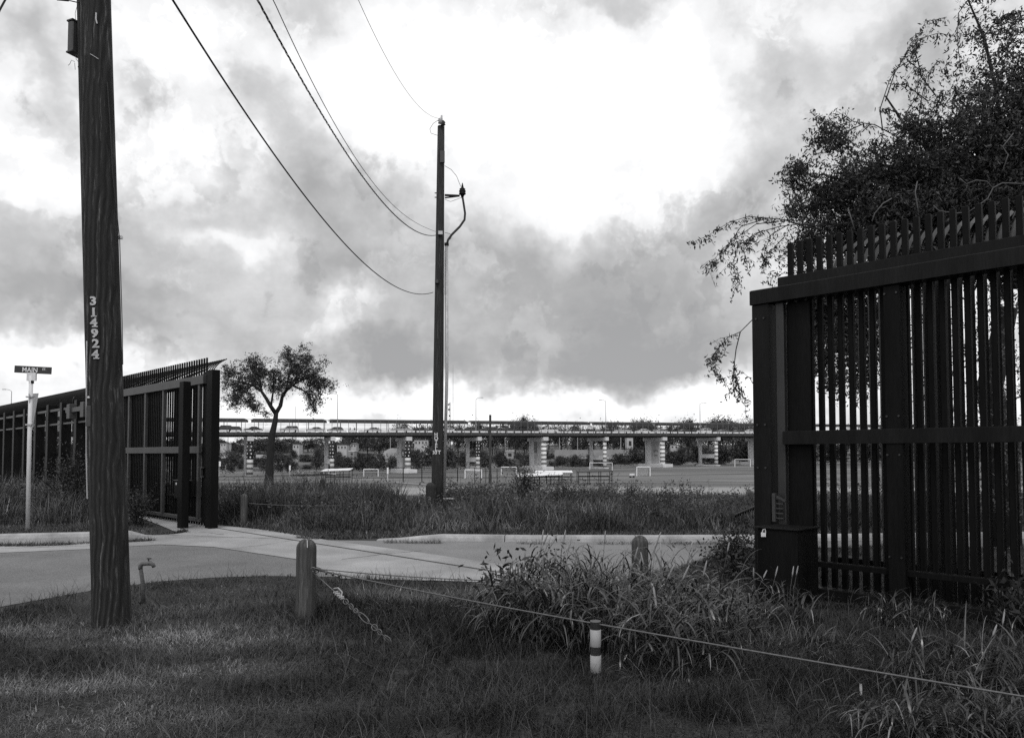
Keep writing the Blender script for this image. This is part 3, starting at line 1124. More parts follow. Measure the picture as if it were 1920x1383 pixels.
def digit(ch, zc, fr, h):
    vs, fs = text_mesh(ch, h * 1.38, .004)
    if ch in '14':                                   # slab foot of the pressed-metal figures
        x0 = max(v[0] for v in vs)
        yb = min(v[1] for v in vs)
        cx = sum(v[0] for v in vs) / len(vs) if ch == '1' else x0 - .020
        n = len(vs)
        vs = vs + [(cx - .022, yb - .004, 0), (cx + .022, yb - .004, 0), (cx + .022, yb + .008, 0), (cx - .022, yb + .008, 0)]
        fs = fs + [(n, n + 1, n + 2, n + 3)]
    m = MB()
    m.add([wrap(zc + v[1], fr, v[0] * 1.12, .006) for v in vs], fs)
    m.add([wrap(zc + v[1], fr, v[0] * 1.12, .001) for v in vs], fs)
    return m.build('number_plate', 'galvanised', up)


for ch, py, px in (('3', 567, 172), ('1', 588, 173.5), ('4', 607, 174), ('9', 627, 176), ('2', 646, 178), ('4', 666, 178)):
    z = at(px, py, B0.y - .1).z
    c = polep(z)
    cpx = 960 + FPX * c.x / c.y
    digit(ch, z, max(-.85, (px - cpx) / (poler(z) / c.y * FPX)), .080)


def skin(px, py):
    z = at(px, py, B0.y - .12).z
    c = polep(z)
    cpx = 960 + FPX * c.x / c.y
    return wrap(z, max(-.999, min(.999, (px - cpx) / (poler(z) / c.y * FPX))), 0, .004)


# junction box high on the pole with loose wires under it
bx0 = at(141.5, 72, B0.y - .03)
m = MB()
m.bevbox(bx0, (.075, .12, .29), R(-24), .010)
jb = m.build('junction_box', 'steel_grey', up)
for dz in (.153, -.153):
    MB().bevbox(bx0 + Vector((-.002, 0, dz)), (.086, .132, .016), R(-24), .004).build('lid', 'steel_grey', jb)
m = MB()
m.box(at(147, 47, B0.y - .02), (.06, .05, .03)); m.build('bracket', 'steel_dark', jb)
MB().box(at(147, 92, B0.y - .02), (.06, .05, .03)).build('bracket', 'steel_dark', jb)
for pts in ([(141, 102), (143, 112), (148, 117)], [(143, 102), (150, 110), (147, 122), (151, 130), (147, 133)], [(140, 116), (134, 113), (131, 120), (128, 123)], [(140, 118), (141, 131)], [(150, 115), (146, 126), (150, 131)],
            [(142, 40), (141, 25), (145, 10), (150, 0)]):
    MB().tube([at(a, b, B0.y - .10) for a, b in pts], .0022, 5).build('loose_wire', 'wire', up)
MB().tube([skin(162, 26), skin(162, 38), skin(164, 46)], .007, 6).build('clip', 'galvanised', up)
MB().tube([skin(155, 105), skin(168, 112)], .004, 6).build('staple', 'galvanised', up)
m = MB()
m.tube([at(107, -1, B0.y - .3), at(128, 1, B0.y - .3)], .012, 6)
m.tube([at(128, 1, B0.y - .3), at(150, 6, B0.y - .1)], .005, 6)
m.build('service_wire', 'wire', up)
MB().tube([skin(a, b) for a, b in ((183, 150), (190, 230), (196, 320), (206, 400), (211, 440), (215, 520), (219, 600), (222, 680))], .004, 5).build('ground_wire', 'wire', up)
MB().box(skin(212, 435), (.05, .03, .03)).build('wire_clip', 'plastic_white', up)
MB().tube([skin(a, b) for a, b in ((164.5, 640), (166.5, 740), (169, 850), (171, 935))], .008, 6).build('conduit', 'galvanised', up)
m = MB()
c = skin(171, 780)
m.bevbox(c, (.045, .02, .19), 0, .004)
m.build('tag_plate', 'steel_grey', up)
MB().lathe(skin(170, 745), [(.0, -.012), (.012, -.008), (.012, .008), (0, .012)], 8).build('screw_head', 'plastic_white', up)

# ------------------------------------------------------------------ middle utility pole
MY = 23.0
MBs = at(819.5, 940, MY); MBs.z = 0
MT = at(827, 237, MY)
mp_ = thing('utility_pole', MBs, 'slim dark timber utility pole standing in the weeds at centre', 'utility pole')
m = MB()
pts, rr = [], []
for i in range(13):
    t = i / 12
    pts.append(MBs.lerp(MT, t)); rr.append(.172 - .070 * t)
m.tube(pts, rr, 18)
m.build('shaft', 'pole_wood_far', mp_, True)


def mpt(px, py, dy=-.16):
    return at(px, py, MY + dy)


m = MB()
m.box(mpt(828, 225), (.05, .05, .26))
m.lathe(mpt(826, 228), [(.02, -.06), (.08, -.05), (.05, 0), (.085, .02), (.05, .05), (.07, .07), (.02, .11)], 10)
m.build('pin_insulator', 'galvanised', mp_, True)
m = MB(); m.lathe(mpt(831, 231), [(.02, -.06), (.07, -.05), (.045, 0), (.07, .02), (.02, .08)], 10)
m.build('pin_insulator', 'steel_grey', mp_, True)
MB().box(mpt(829.5, 294), (.13, .06, .34)).build('metal_plate', 'steel_grey', mp_)
m = MB()
m.tube([mpt(834, 366, 0), mpt(862, 367, 0)], [.035, .03], 6)
m.tube([mpt(834, 371, 0), mpt(862, 367.5, 0)], .022, 6)
br = m.build('bracket_arm', 'steel_dark', mp_)
m = MB(); m.lathe(mpt(867, 366, 0), [(.03, -.08), (.055, 0), (.10, .03), (.10, .06), (.075, .07), (.10, .10), (.10, .13), (.07, .14), (.09, .18), (.04, .22), (.01, .36)], 10)
m.build('cable_terminator', 'steel_dark', br, True)
cab = [(867, 368), (869, 380), (872, 400), (871, 412), (862, 425), (847, 440), (840, 450), (837, 462)]
MB().tube([mpt(a, b, 0) for a, b in cab], .033, 8).build('riser_cable', 'wire', mp_, True)
MB().tube([mpt(837.5, 456, 0), at(838, 700, MY), at(832.5, 930, MY)], .045, 10).build('riser_conduit', 'galvanised', mp_, True)
MB().tube([mpt(833.5, 470, -.17), mpt(833.0, 552, -.17)], .02, 6).build('ground_strip', 'galvanised', mp_)
MB().box(mpt(837.5, 458, -.0), (.12, .12, .07)).build('conduit_clamp', 'steel_dark', mp_)
m = MB()
for py in (362, 370):
    m.tube([mpt(815, py, 0), mpt(822, py, 0)], .015, 6)
m.build('bolt', 'steel_dark', mp_)
MB().tube([mpt(a, b, 0) for a, b in ((822, 225), (812, 232), (806, 242), (808, 250), (820, 254))], .008, 5).build('jumper_wire', 'wire_pale', mp_)
MB().tube([mpt(a, b, 0) for a, b in ((834, 311), (846, 318), (856, 330), (862, 345), (864, 350))], .008, 5).build('jumper_wire', 'wire_pale', mp_)
MB().tube([mpt(a, b, 0) for a, b in ((834, 374), (845, 378), (856, 374), (866, 370))], .007, 5).build('jumper_wire', 'wire_pale', mp_)
MB().tube([mpt(a, b, 0) for a, b in ((834, 436), (843, 438), (847, 442), (845, 448), (838, 452))], .008, 5).build('jumper_wire', 'wire_pale', mp_)
MB().box(mpt(826, 437), (.12, .12, .10)).build('wire_clamp', 'galvanised', mp_)
MB().box(mpt(819, 528), (.10, .14, .10)).build('wire_clamp', 'steel_grey', mp_)
# stencilled writing near the foot
for body, px, py, sz in (('H', 818.5, 814.5, .115), ('O', 818.8, 821.5, .115), ('T', 819, 828.5, .115), ('E', 819, 835, .115), ('L', 819, 841.5, .115), ('30', 816, 848, .12), ('T', 824.5, 848, .12)):
    vs, fs = text_mesh(body, sz * 1.25, .003)
    z = at(px, py, MY - .16).z
    c = MBs.lerp(MT, (z - MBs.z) / (MT.z - MBs.z))
    r_ = .172 - .07 * (z / MT.z)
    x0 = (px - (960 + FPX * c.x / c.y)) / FPX * c.y
    a0 = math.asin(max(-.9, min(.9, x0 / r_)))
    m = MB()
    m.add([(c.x + math.sin(a0 + v[0] / r_) * (r_ + .008), c.y - math.cos(a0 + v[0] / r_) * (r_ + .008), z + v[1]) for v in vs], fs)
    m.build('painted_letter', 'sign_white', mp_)
MB().box(at(842, 934, MY), (.35, .03, .03)).build('foot_bar', 'plastic_white', mp_)

# ------------------------------------------------------------------ overhead wires
WIRES = [
    ('overhead_wire', [(812, 548), (775, 547), (740, 540), (680, 490), (620, 425), (540, 330), (450, 190), (322, 0)], .010, 'wire', 'lowest dark overhead wire reaching the middle pole halfway up', 0),
    ('overhead_cable', [(822, 440), (800, 443), (750, 408), (700, 355), (650, 290), (590, 205), (530, 90), (490, 0)], .014, 'wire', 'thick twisted black overhead cable sagging to the middle pole', 1),
    ('overhead_wire', [(822, 436), (790, 425), (750, 395), (700, 340), (640, 255), (570, 130), (515, 0)], .006, 'wire_pale', 'thin pale overhead wire running beside the twisted cable', 0),
    ('overhead_wire', [(822, 222), (800, 212), (770, 180), (735, 130), (700, 60), (672, 0)], .005, 'wire_pale', 'thin pale overhead wire to the top of the middle pole', 0),
]
for nm, pts, rad, mt, lab, tw in WIRES:
    A = at(*pts[0], MY)
    a = R(-2.0)
    dx, dy = math.sin(a), -math.cos(a)
    T, Z = [], []
    for px, py in pts:
        v = (691.5 + SHIFT - py) / FPX
        gq = (sp_ + v * cp_) / (cp_ - v * sp_)
        r_ = (px - 960) / FPX * (cp_ + gq * sp_)
        t = (r_ * A.y - A.x) / (dx - r_ * dy)
        T.append(t); Z.append(EYE + (A.y + dy * t) * gq)
    w = np.ones(len(T)); w[0] = 3
    cf = np.polyfit(T, Z, 3 if tw == 0 and len(pts) > 6 else 2, w=w)
    tmax = max(T)
    cf2 = np.polyfit(T, Z, 2, w=w)
    line = []
    for t in np.linspace(0, 27, 160):
        z = np.polyval(cf, t) if t <= tmax else np.polyval(cf, tmax) + (np.polyval(cf2, t) - np.polyval(cf2, tmax))
        line.append(Vector((A.x + dx * t, A.y + dy * t, z)))
    m = MB()
    if tw:
        for ph in (0, 2.09, 4.19):
            fine = []
            for i in range(len(line) - 1):
                for k in range(4):
                    fine.append(line[i].lerp(line[i + 1], k / 4))
            q = []
            for i, p in enumerate(fine):
                an = i * .55 + ph
                q.append(p + Vector((math.cos(an) * .008, 0, math.sin(an) * .008)))
            m.tube(q, .0055, 4)
    else:
        m.tube(line, rad, 5)
    o = m.build(nm, mt, None, origin=A)
    tag(o, lab, 'wire')
m = MB(); m.tube([at(-12, 42, 9), at(0, 18, 9), at(12, -4, 9), at(30, -60, 9)], .012, 5)
tag(m.build('overhead_wire', 'wire', None, origin=at(0, 18, 9)), 'short bit of black wire crossing the top left corner', 'wire')

# ------------------------------------------------------------------ street name sign
S0 = gnd(52, 996)
SY = S0.y
sg = thing('street_sign', S0, 'white sign post with dark MAIN ST. name plate beside the left kerb', 'street sign')
MB().tube([S0 + Vector((0, 0, -.05)), at(55, 830, SY), at(58.5, 704, SY)], [.045, .042, .04], 10).build('post', 'plastic_white', sg, True)
PL0, PL1 = at(27, 691.5, SY - .02), at(97, 695, SY + .05)
PM = (PL0 + PL1) / 2
pd = (PL1 - PL0)
prz = math.atan2(pd.y, pd.x)
ptilt = math.asin(pd.z / pd.length)
Mp = Matrix.Rotation(prz, 3, 'Z') @ Matrix.Rotation(-ptilt, 3, 'Y')
PW, PH = pd.length, .155
m = MB()
m.box(PM, (PW - .004, .012, PH - .004), M=Mp)
pl = m.build('name_plate', 'sign_green', sg)
for body, cx, cz, sz in (('MAIN', -.06, -.006, .140), ('ST.', .225, .022, .066)):
    vs, fs = text_mesh(body, sz, .0008)
    m = MB(); m.add([PM + Mp @ Vector((v[0] * .92 + cx, -.0085, v[1] + cz)) for v in vs], fs)
    m.build('lettering', 'sign_white', pl)
MB().box(at(59.5, 706, SY), (.19, .05, .17)).build('plate_bracket', 'plastic_white', sg)
MB().box(at(59, 716, SY), (.07, .07, .06)).build('collar', 'steel_dark', sg)
# give-way board seen almost edge on
t0, t1, t2 = at(53, 738, SY - .12), at(72, 737, SY + .62), at(60, 806, SY + .2)
m = MB(); m.prism([t0, t1, t2], (Vector((.010, -.006, 0))))
m.build('triangle_board', 'plastic_white', sg)
m = MB()
m.box(at(57, 744, SY), (.13, .12, .03)); m.box(at(56, 796, SY), (.13, .12, .03))
m.build('clamp', 'galvanised', sg)

# ------------------------------------------------------------------ timber bollards, cable and markers
def bollard(px0, px1, pytop, Y, label, group=None, wood='post_wood'):
    c = at((px0 + px1) / 2, 900, Y); c.z = tzf(c.x, c.y)
    r_ = (px1 - px0) / 2 / FPX * Y
    ztop = at((px0 + px1) / 2, pytop, Y).z
    h = ztop - c.z
    t = thing('bollard', c, label, 'bollard', group)
    m = MB()
    prof = [(r_ * 1.02, -.1), (r_, .1), (r_ * .98, h * .5), (r_ * .97, h - r_ * 1.05)]
    for k in range(1, 7):
        a = k / 6 * math.pi / 2
        prof.append((r_ * .97 * math.cos(a) + .002, h - r_ * 1.05 + r_ * 1.05 * math.sin(a)))
    m.lathe(c, prof, 20)
    o = m.build('shaft', wood, t, True)
    return t, c, r_, h


b1, c1, r1, h1 = bollard(557, 595, 1009, 7.78, 'rounded timber bollard in the lawn where the cables meet')
b2, c2, r2, h2 = bollard(1183, 1215, 1003, 9.3, 'rounded timber bollard half hidden in the big grass clump')
m = MB(); m.tube([at(573.5, 1010, 7.66), at(576, 1012, 7.67), at(576.5, 1026, 7.665)], .004, 5)
m.build('paint_drip', 'plastic_white', b1)
m = MB()
e0 = at(588, 1067, 7.63)
for k in range(2):
    ring = []
    for i in range(13):
        a = 2 * math.pi * i / 12
        ring.append(e0 + Vector((.022 * math.cos(a) + k * .03, -.01 * math.sin(a) - .01, .022 * math.sin(a) - k * .008)))
    m.tube(ring, .006, 6)
m.build('eye_bolt', 'cable_steel', b1, True)


def sagline(a, b, sag, n=24):
    return [a.lerp(b, i / n) + Vector((0, 0, -sag * 4 * (i / n) * (1 - i / n))) for i in range(n + 1)]


mk = at(1117, 1163, 5.85)
cEnd = at(1920, 1299, 4.25)
far_end = cEnd + (cEnd - mk).normalized() * 1.5
l1 = sagline(e0 + Vector((.03, 0, 0)), mk + Vector((-.03, .02, -.02)), .012)
l2 = sagline(l1[-1], far_end, .01)
m = MB(); m.tube(l1 + l2[1:], .0062, 7)
for i in range(3):
    q = l1[0].lerp(l1[-1], .045 + .03 * i)
    m.box(q + Vector((0, 0, -.012)), (.018, .02, .04))
m.tube([l1[0] + Vector((0, 0, -.01)), l1[0].lerp(l1[-1], .14) + Vector((0, 0, -.012))], .004, 5)
tag(m.build('barrier_cable', 'cable_steel', None, True, origin=e0), 'pale steel cable slanting from the bollard to the lower right', 'cable')
m = MB(); m.tube(sagline(e0 + Vector((.03, .01, .004)), at(1185, 1086, 9.2), .06), .005, 6)
tag(m.build('barrier_cable', 'cable_steel', None, True, origin=e0), 'thin steel cable between the lawn bollard and the one in the grass clump', 'cable')

# anchor cable with turnbuckle and chain
g0, g1 = at(589, 1074, 7.63), gnd(736, 1206)
an = thing('ground_anchor', g1, 'slack anchor cable with turnbuckle and chain running down to the lawn', 'cable')
dirv = (g1 - g0)
L = dirv.length


def al(f, off=(0, 0, 0)):
    return g0 + dirv * f + Vector(off)


MB().tube([al(0), al(.30)], .0055, 6).build('cable', 'cable_steel', an, True)
m = MB()
Mr = dirv.to_track_quat('X', 'Z').to_matrix()
m.box(al(.34), (.13, .035, .012), M=Mr)
for k in range(4):
    m.box(al(.30 + k * .025, (0, -.006, .006)), (.012, .05, .014), M=Mr)
m.tube([al(.27, (0, 0, .02)), al(.30, (0.02, 0, .045)), al(.34, (.03, 0, .03)), al(.37)], .006, 6)
m.build('turnbuckle', 'galvanised', an)


def link(f, half, wid, rot, rad=.006):
    q = []
    X = dirv.normalized()
    U = X.orthogonal().normalized()
    U = Matrix.Rotation(rot, 3, X) @ U
    for i in range(15):
        a = 2 * math.pi * i / 14
        ca, sa = math.cos(a), math.sin(a)
        q.append(al(f) + X * (half * ca if abs(ca) < .75 else half * math.copysign(1, ca) * (.75 + .25 * abs(ca))) + U * (wid * sa))
    return MB().tube(q, rad, 6).build('chain_link', 'cable_steel', an, True)


for i, (f, h_, w_) in enumerate([(.43, .03, .022), (.50, .03, .022), (.56, .025, .018), (.66, .08, .026), (.79, .035, .024), (.85, .03, .022), (.94, .05, .018)]):
    link(f, h_, w_, .4 + (i % 2) * .5, .0045)
m = MB(); m.tube([al(.42), al(.62)], .004, 5); m.tube([al(.70), al(1.0)], .004, 5)
m.build('tail_wire', 'cable_steel', an)

# banded plastic marker under the cable
mk0 = at(1117, 1262, 5.85); mk0.z = 0
mt_ = thing('marker_post', mk0, 'short plastic marker post with two white bands under the slanting cable', 'marker post')
ztop = mk.z
r_ = 9.6 / FPX * 5.85
zb = [at(1117, py, 5.85).z for py in (1161, 1179, 1211, 1227, 1259)]
m = MB(); m.lathe(mk0, [(r_, -.05), (r_, ztop - .006), (r_ * 1.04, ztop - .006), (r_ * 1.04, ztop), (r_ * .85, ztop), (r_ * .85, ztop - .03)], 24)
m.build('tube', 'marker_tube', mt_, True)
for a, b in ((zb[2], zb[1]), (zb[4], zb[3])):
    m = MB(); m.lathe(mk0, [(r_ + .0015, a), (r_ + .0025, a + .001), (r_ + .0025, b - .001), (r_ + .0015, b)], 24)
    m.build('reflective_band', 'band_white', mt_, True)

# bare stand pipe with tap
tp = gnd(269, 1131); TY = tp.y
t = thing('water_tap', tp, 'garden tap on a leaning pipe standing in the lawn by the pole', 'tap')
MB().tube([tp + Vector((0, 0, -.05)), at(268, 1095, TY), at(264, 1066, TY)], [.024, .022, .021], 10).build('pipe', 'rust', t, True)
m = MB()
m.tube([at(263.5, 1067, TY), at(263, 1060, TY), at(267, 1056, TY), at(274, 1056, TY), at(282, 1055, TY), at(287, 1058, TY), at(289, 1063, TY)], [.022, .026, .027, .022, .027, .022, .019], 10)
tb = m.build('tap_body', 'tap_metal', t, True)
m = MB()
m.tube([at(279, 1055, TY), at(278.5, 1048, TY)], .008, 8)
m.box(at(279.5, 1046.5, TY), (.045, .02, .012))
m.build('handle', 'steel_grey', tb)

# bollards beyond the street
bollard(451, 465, 925, 18.2, 'weathered timber bollard right of the open gate')
bollard(1121, 1132, 911, 25, 'small timber bollard among the weeds in front of the dark shelter')
bollard(1402, 1412, 919, 22, 'small timber bollard beside the end post of the near gate')
bollard(600, 610, 897, 25, 'low timber stub in the tall weeds left of the middle pole', wood='pole_wood_far')
bollard(798, 816, 904, 22.2, 'squat rounded stump against the foot of the middle pole', wood='pole_wood_far')
m = MB(); m.tube(sagline(at(466, 943, 18.2), at(640, 947, 19), .03), .006, 5)
tag(m.build('barrier_cable', 'cable_steel', None, True, origin=at(466, 943, 18.2)), 'thin steel cable from the bollard by the open gate into the weeds', 'cable')
m = MB(); m.tube(sagline(at(1405, 926, 22), at(1290, 944, 20), .02), .008, 5)
tag(m.build('barrier_cable', 'cable_steel', None, True, origin=at(1405, 926, 22)), 'thin cable sloping from the bollard by the near gate into the weeds', 'cable')
q0 = gnd(74, 972)
m = MB(); m.lathe((q0.x, q0.y, 0), [(.045, -.05), (.045, .17), (.03, .18)], 12)
tag(m.build('marker_stub', 'plastic_white', None, True, origin=q0), 'white plastic marker stub at the foot of the left weeds', 'marker post')
m = MB(); m.tube([at(-60, 962, q0.y), at(30, 958.5, q0.y), at(74, 959.5, q0.y), at(110, 959, q0.y), at(172, 953, q0.y)], .008, 5)
tag(m.build('barrier_cable', 'cable_steel', None, origin=q0), 'thin cable low along the left weeds above the white stub', 'cable')

# tread grating leaning out by the near gate post
m = MB()
gA, gB = at(1378, 964, 16), at(1430, 943, 16)
ob = thing('steel_grating', gA, 'slim slotted steel grating jutting from behind the near gate post', 'grating')
for off in (0, .06):
    m = MB(); m.tube([gA + Vector((0, off, -off * .5)), gB + Vector((0, off, -off * .5))], .016, 4)
    m.build('side_bar', 'steel_grey', ob)
for k in range(11):
    q = gA.lerp(gB, (k + .5) / 11)
    m = MB(); m.tube([q, q + Vector((0, .06, -.07))], .016, 4)
    m.build('rung', 'steel_black', ob)

# tall square post in the verge
sq = at(919, 940, 30); sq.z = 0
t = thing('timber_post', sq, 'tall thin square post standing in the verge right of the middle pole', 'post')
MB().bevbox(Vector((sq.x, sq.y, 1.55)), (.085, .085, 3.1)).build('post', 'post_wood', t)
MB().bevbox(Vector((sq.x, sq.y, .45)), (.115, .115, .9)).build('sleeve', 'post_wood', t)
# ------------------------------------------------------------------ the bridge
BX0, BY0, BK = -66.4, 200.0, 0.426
BD = Vector((1, BK, 0)).normalized()              # along the bridge, to the right
BN = Vector((-BD.y, BD.x, 0))                     # across it, away from the camera
BRZ = math.atan2(BD.y, BD.x)
BW = 12.0


def bdeck(u):
    return 7.3 + 0.00760 * u


def bu(px):
    """distance along the near edge of the bridge seen at column px"""
    k = (px - 960) / FPX
    # X = BX0 + c*u ; Y = BY0 + s*u
    return (k * BY0 - BX0) / (BD.x - k * BD.y)


def bp(u, w, z):
    return Vector((BX0, BY0, 0)) + BD * u + BN * w + Vector((0, 0, z))


U0, U1 = bu(-40), bu(1990)
br = thing('road_bridge', bp(0, 0, tzf(BX0, BY0)), 'long road bridge on painted concrete piers spanning the middle distance', 'bridge')


def bbox(u0, u1, w0, w1, z0, z1, rel=True):
    """box along the bridge; heights relative to the roadway"""
    m = MB()
    vs = []
    for u in (u0, u1):
        for w in (w0, w1):
            for z in (z0, z1):
                vs.append(bp(u, w, z + (bdeck(u) if rel else 0)))
    m.add(vs, [(0, 1, 3, 2), (4, 6, 7, 5), (0, 4, 5, 1), (2, 3, 7, 6), (0, 2, 6, 4), (1, 5, 7, 3)])
    return m


bbox(U0, U1, 0, BW, -.35, 0).build('deck', 'bridge_deck', br)
for w in (.7, 4.2, 7.7, 11.2):
    bbox(U0, U1, w, w + .4, -1.05, -.352).build('girder', 'bridge_steel', br)
bbox(U0, U1, -.08, 0.0, -.75, -.05).build('fascia', 'bridge_steel', br)
# pale barrier in lengths along the near edge
proto = bbox(0, 2.15, .02, .25, .06, .52).build('barrier_length', 'white_paint', br)
d0 = bp(0, 0, bdeck(0)) - wloc(br)
proto.data.transform(Matrix.Translation(-d0))
proto.location = d0
u = U0
first = True
while u < U1 - 3:
    p = bp(u, 0, bdeck(u)) - wloc(br)
    if first:
        proto.location = p; first = False
    else:
        copy_obj(proto, br, p)
    u += 2.65
# near fence posts
proto = bbox(0, .10, -.12, -.02, -.7, 3.2).build('fence_post', 'bridge_rail', br)
proto.data.transform(Matrix.Translation(-d0))
u = U0 + .4
first = True
while u < U1 - 1:
    p = bp(u, 0, bdeck(u)) - wloc(br)
    if first:
        proto.location = p; first = False
    else:
        copy_obj(proto, br, p)
    u += 2.15
for z in (3.14, 2.1, 1.15, .72):
    m = bbox(U0, U1, -.09, -.04, z, z + (.10 if z > 3 else .05))
    m.build('fence_rail', 'bridge_rail', br)
# covered walkway on the far side: posts, rail and sheet roof in lengths with gaps over the piers
proto = bbox(0, .16, 9.6, 9.76, 0, 3.45).build('roof_post', 'bridge_steel', br)
proto.data.transform(Matrix.Translation(-d0))
u = U0 + .2
first = True
while u < U1 - 1:
    p = bp(u, 0, bdeck(u)) - wloc(br)
    if first:
        proto.location = p; first = False
    else:
        copy_obj(proto, br, p)
    u += 4.3
for z in (.95, 1.25, 2.2):
    bbox(U0, U1, 11.85, 11.9, z, z + .05).build('handrail', 'bridge_rail', br)
PIERS = [(470, 'wall', 1), (624.5, 'frame', 1), (767, 'wall', 1), (899, 'frame', 1), (1023, 'wall', 0), (1137.5, 'frame', 0), (1246, 'wall', 0), (1347, 'frame', 0), (1443, 'wall', 0)]
cuts = [U0] + [bu(p) + o for p, o in ((474, 0), (627, 0), (901, 0), (1136, 0), (1256, 0), (1500, 0))] + [U1]
for a, b in zip(cuts[:-1], cuts[1:]):
    ng = .35
    outline = []
    m = MB()
    vs = []
    for u, k in ((a + ng, 0), (b - ng, 0)):
        s = .5 if k == 0 else 0
        e = 1 if u == a + ng else -1
        dz = bdeck(u)
        vs += [bp(u, 9.2, dz + 3.30), bp(u + e * .8, 9.2, dz + 3.75), bp(u + e * .8, 12.4, dz + 3.95), bp(u, 12.4, dz + 3.40)]
    m.add(vs, [(0, 1, 5, 4), (1, 2, 6, 5), (2, 3, 7, 6), (3, 0, 4, 7), (0, 3, 2, 1), (4, 5, 6, 7)])
    m.build('walkway_roof', 'roof_sheet', br)
    bbox(a + ng, b - ng, 9.15, 9.25, 2.75, 3.29).build('roof_fascia', 'bridge_steel', br)


def pier(px, kind, stars):
    u = bu(px)
    zt = bdeck(u) - 1.06
    R_ = .78 if kind == 'wall' else .56
    wN, wF = 1.2, 9.6
    zg = tzf(*bp(u, wN, 0).xy) - .3
    foot = bp(u, wN, zg)
    pr = bpy.data.objects.new('pier', None)
    col.objects.link(pr); pr.parent = br
    pr.location = foot - wloc(br)
    H = zt - zg
    capz0, capz1 = zt - 1.15, zt - .12
    m = MB()
    m.bevbox(bp(u, (wN + wF) / 2, (capz0 + capz1) / 2), (2 * R_ * 1.02, wF - wN + 3.2, capz1 - capz0), BRZ, .06)
    m.build('cap', 'pier', pr)
    m = MB()
    for w in (.9, 4.4, 7.9, 11.4):
        m.box(bp(u, w, zt - .06), (.6, .5, .13), BRZ)
    m.build('bearing', 'bridge_steel', pr)
    # near column: painted rings, dark field with spots above on some
    m = MB(); m.lathe((foot.x, foot.y, 0), [(R_, zg), (R_, capz0)], 20)
    m.build('painted_column', 'stripe_paint', pr, True)
    if stars:
        zs = capz0 - (capz0 - zg) * .50
        m = MB(); m.lathe((foot.x, foot.y, 0), [(R_ + .02, zs), (R_ + .02, capz0)], 20)
        m.build('dark_paint_band', 'dark_paint', pr, True)
        for row in range(5):
            for k in range(5):
                a = 2 * math.pi * k / 5 - 1.15 + .25 * (row % 2)
                n_ = Vector((math.cos(a), math.sin(a), 0)); t_ = Vector((-n_.y, n_.x, 0))
                if n_.y > .35:
                    continue
                z = zs + (capz0 - zs) * (row + .5) / 5
                c_ = Vector((foot.x, foot.y, z)) + n_ * (R_ + .03)
                pts = []
                for q in range(10):
                    rr = .25 if q % 2 == 0 else .14
                    an_ = math.pi / 2 + q * math.pi / 5
                    pts.append(c_ + t_ * rr * math.cos(an_) + Vector((0, 0, rr * math.sin(an_))))
                MB().add(pts, [tuple(range(10))]).build('painted_star', 'white_paint', pr)
    ff = bp(u, wF, 0)
    m = MB(); m.lathe((ff.x, ff.y, 0), [(R_, zg), (R_, capz0)], 20)
    m.build('column', 'pier', pr, True)
    if kind == 'wall':
        m = MB()
        m.box(bp(u, (wN + wF) / 2, (zg + capz0) / 2), (R_ * 1.3, wF - wN - .4, capz0 - zg - .01), BRZ)
        m.build('infill_wall', 'pier', pr)
        m = MB()
        m.bevbox(bp(u, (wN + wF) / 2, zg + .55), (3.6, wF - wN + 6, 1.5), BRZ, .05)
        if px > 600:
            m.build('footing', 'pier', pr)
    else:
        m = MB()
        zc = zg + H * .36
        m.box(bp(u, (wN + wF) / 2, zc), (R_ * 1.5, wF - wN - .5, 1.3), BRZ)
        m.build('cross_beam', 'pier', pr)
        m = MB(); m.bevbox(bp(u, (wN + wF) / 2, zg + .35), (1.6, wF - wN + 2.2, .5), BRZ, .04)
        m.build('footing', 'pier', pr)
    # murals on the side of the wall piers that faces the street
    fu = u - R_ * .65 - .03

    def panel(w0, w1, z0, z1, mat, out=0.0, nm='mural_panel'):
        q = MB()
        q.add([bp(fu - out, w0, z0), bp(fu - out, w1, z0), bp(fu - out, w1, z1), bp(fu - out, w0, z1),
               bp(fu - out + .02, w0, z0), bp(fu - out + .02, w1, z0), bp(fu - out + .02, w1, z1), bp(fu - out + .02, w0, z1)],
              [(0, 3, 2, 1), (4, 5, 6, 7), (0, 1, 5, 4), (1, 2, 6, 5), (2, 3, 7, 6), (3, 0, 4, 7)])
        return q.build(nm, mat, pr)
    zm = (capz0 - zg)
    if px == 470:
        panel(2.4, 7.0, zg + .3, capz0 - .6, 'mural_ground')
        panel(4.6, 6.6, zg + zm * .48, zg + zm * .82, 'grey_paint', .03)
        q = 2.5
        while q < 6.9:
            panel(q, q + .25, zg + .3, zg + zm * .47, 'grey_paint', .03, 'mural_stripe'); q += .75
    if px == 767:
        panel(2.2, 5.6, zg + 1.5, capz0 - .1, 'mural_ground')
        panel(2.2, 5.6, zg + zm * .50, zg + zm * .74, 'dark_paint', .03)
        panel(2.2, 3.9, zg + 1.5, zg + zm * .495, 'grey_paint', .03)
        q = MB(); c_w, c_z = 3.9, zg + zm * .62
        pts = []
        for k in range(10):
            rr = .95 if k % 2 == 0 else .38
            an_ = math.pi / 2 + k * math.pi / 5
            pts.append(bp(fu - .07, c_w + rr * math.cos(an_), c_z + rr * math.sin(an_)))
        q.add(pts, [tuple(range(10))]); q.build('mural_star', 'white_paint', pr)
    if px == 1023:
        panel(2.3, 6.9, zg + 1.4, capz0 - .2, 'pier')
        panel(5.0, 6.9, zg + zm * .6, capz0 - .2, 'grey_paint', .03)
        q = 2.4
        while q < 6.8:
            panel(q, q + .3, zg + 1.5, capz0 - .25 if q < 4.7 else zg + zm * .59, 'grey_paint', .03, 'mural_stripe'); q += .75
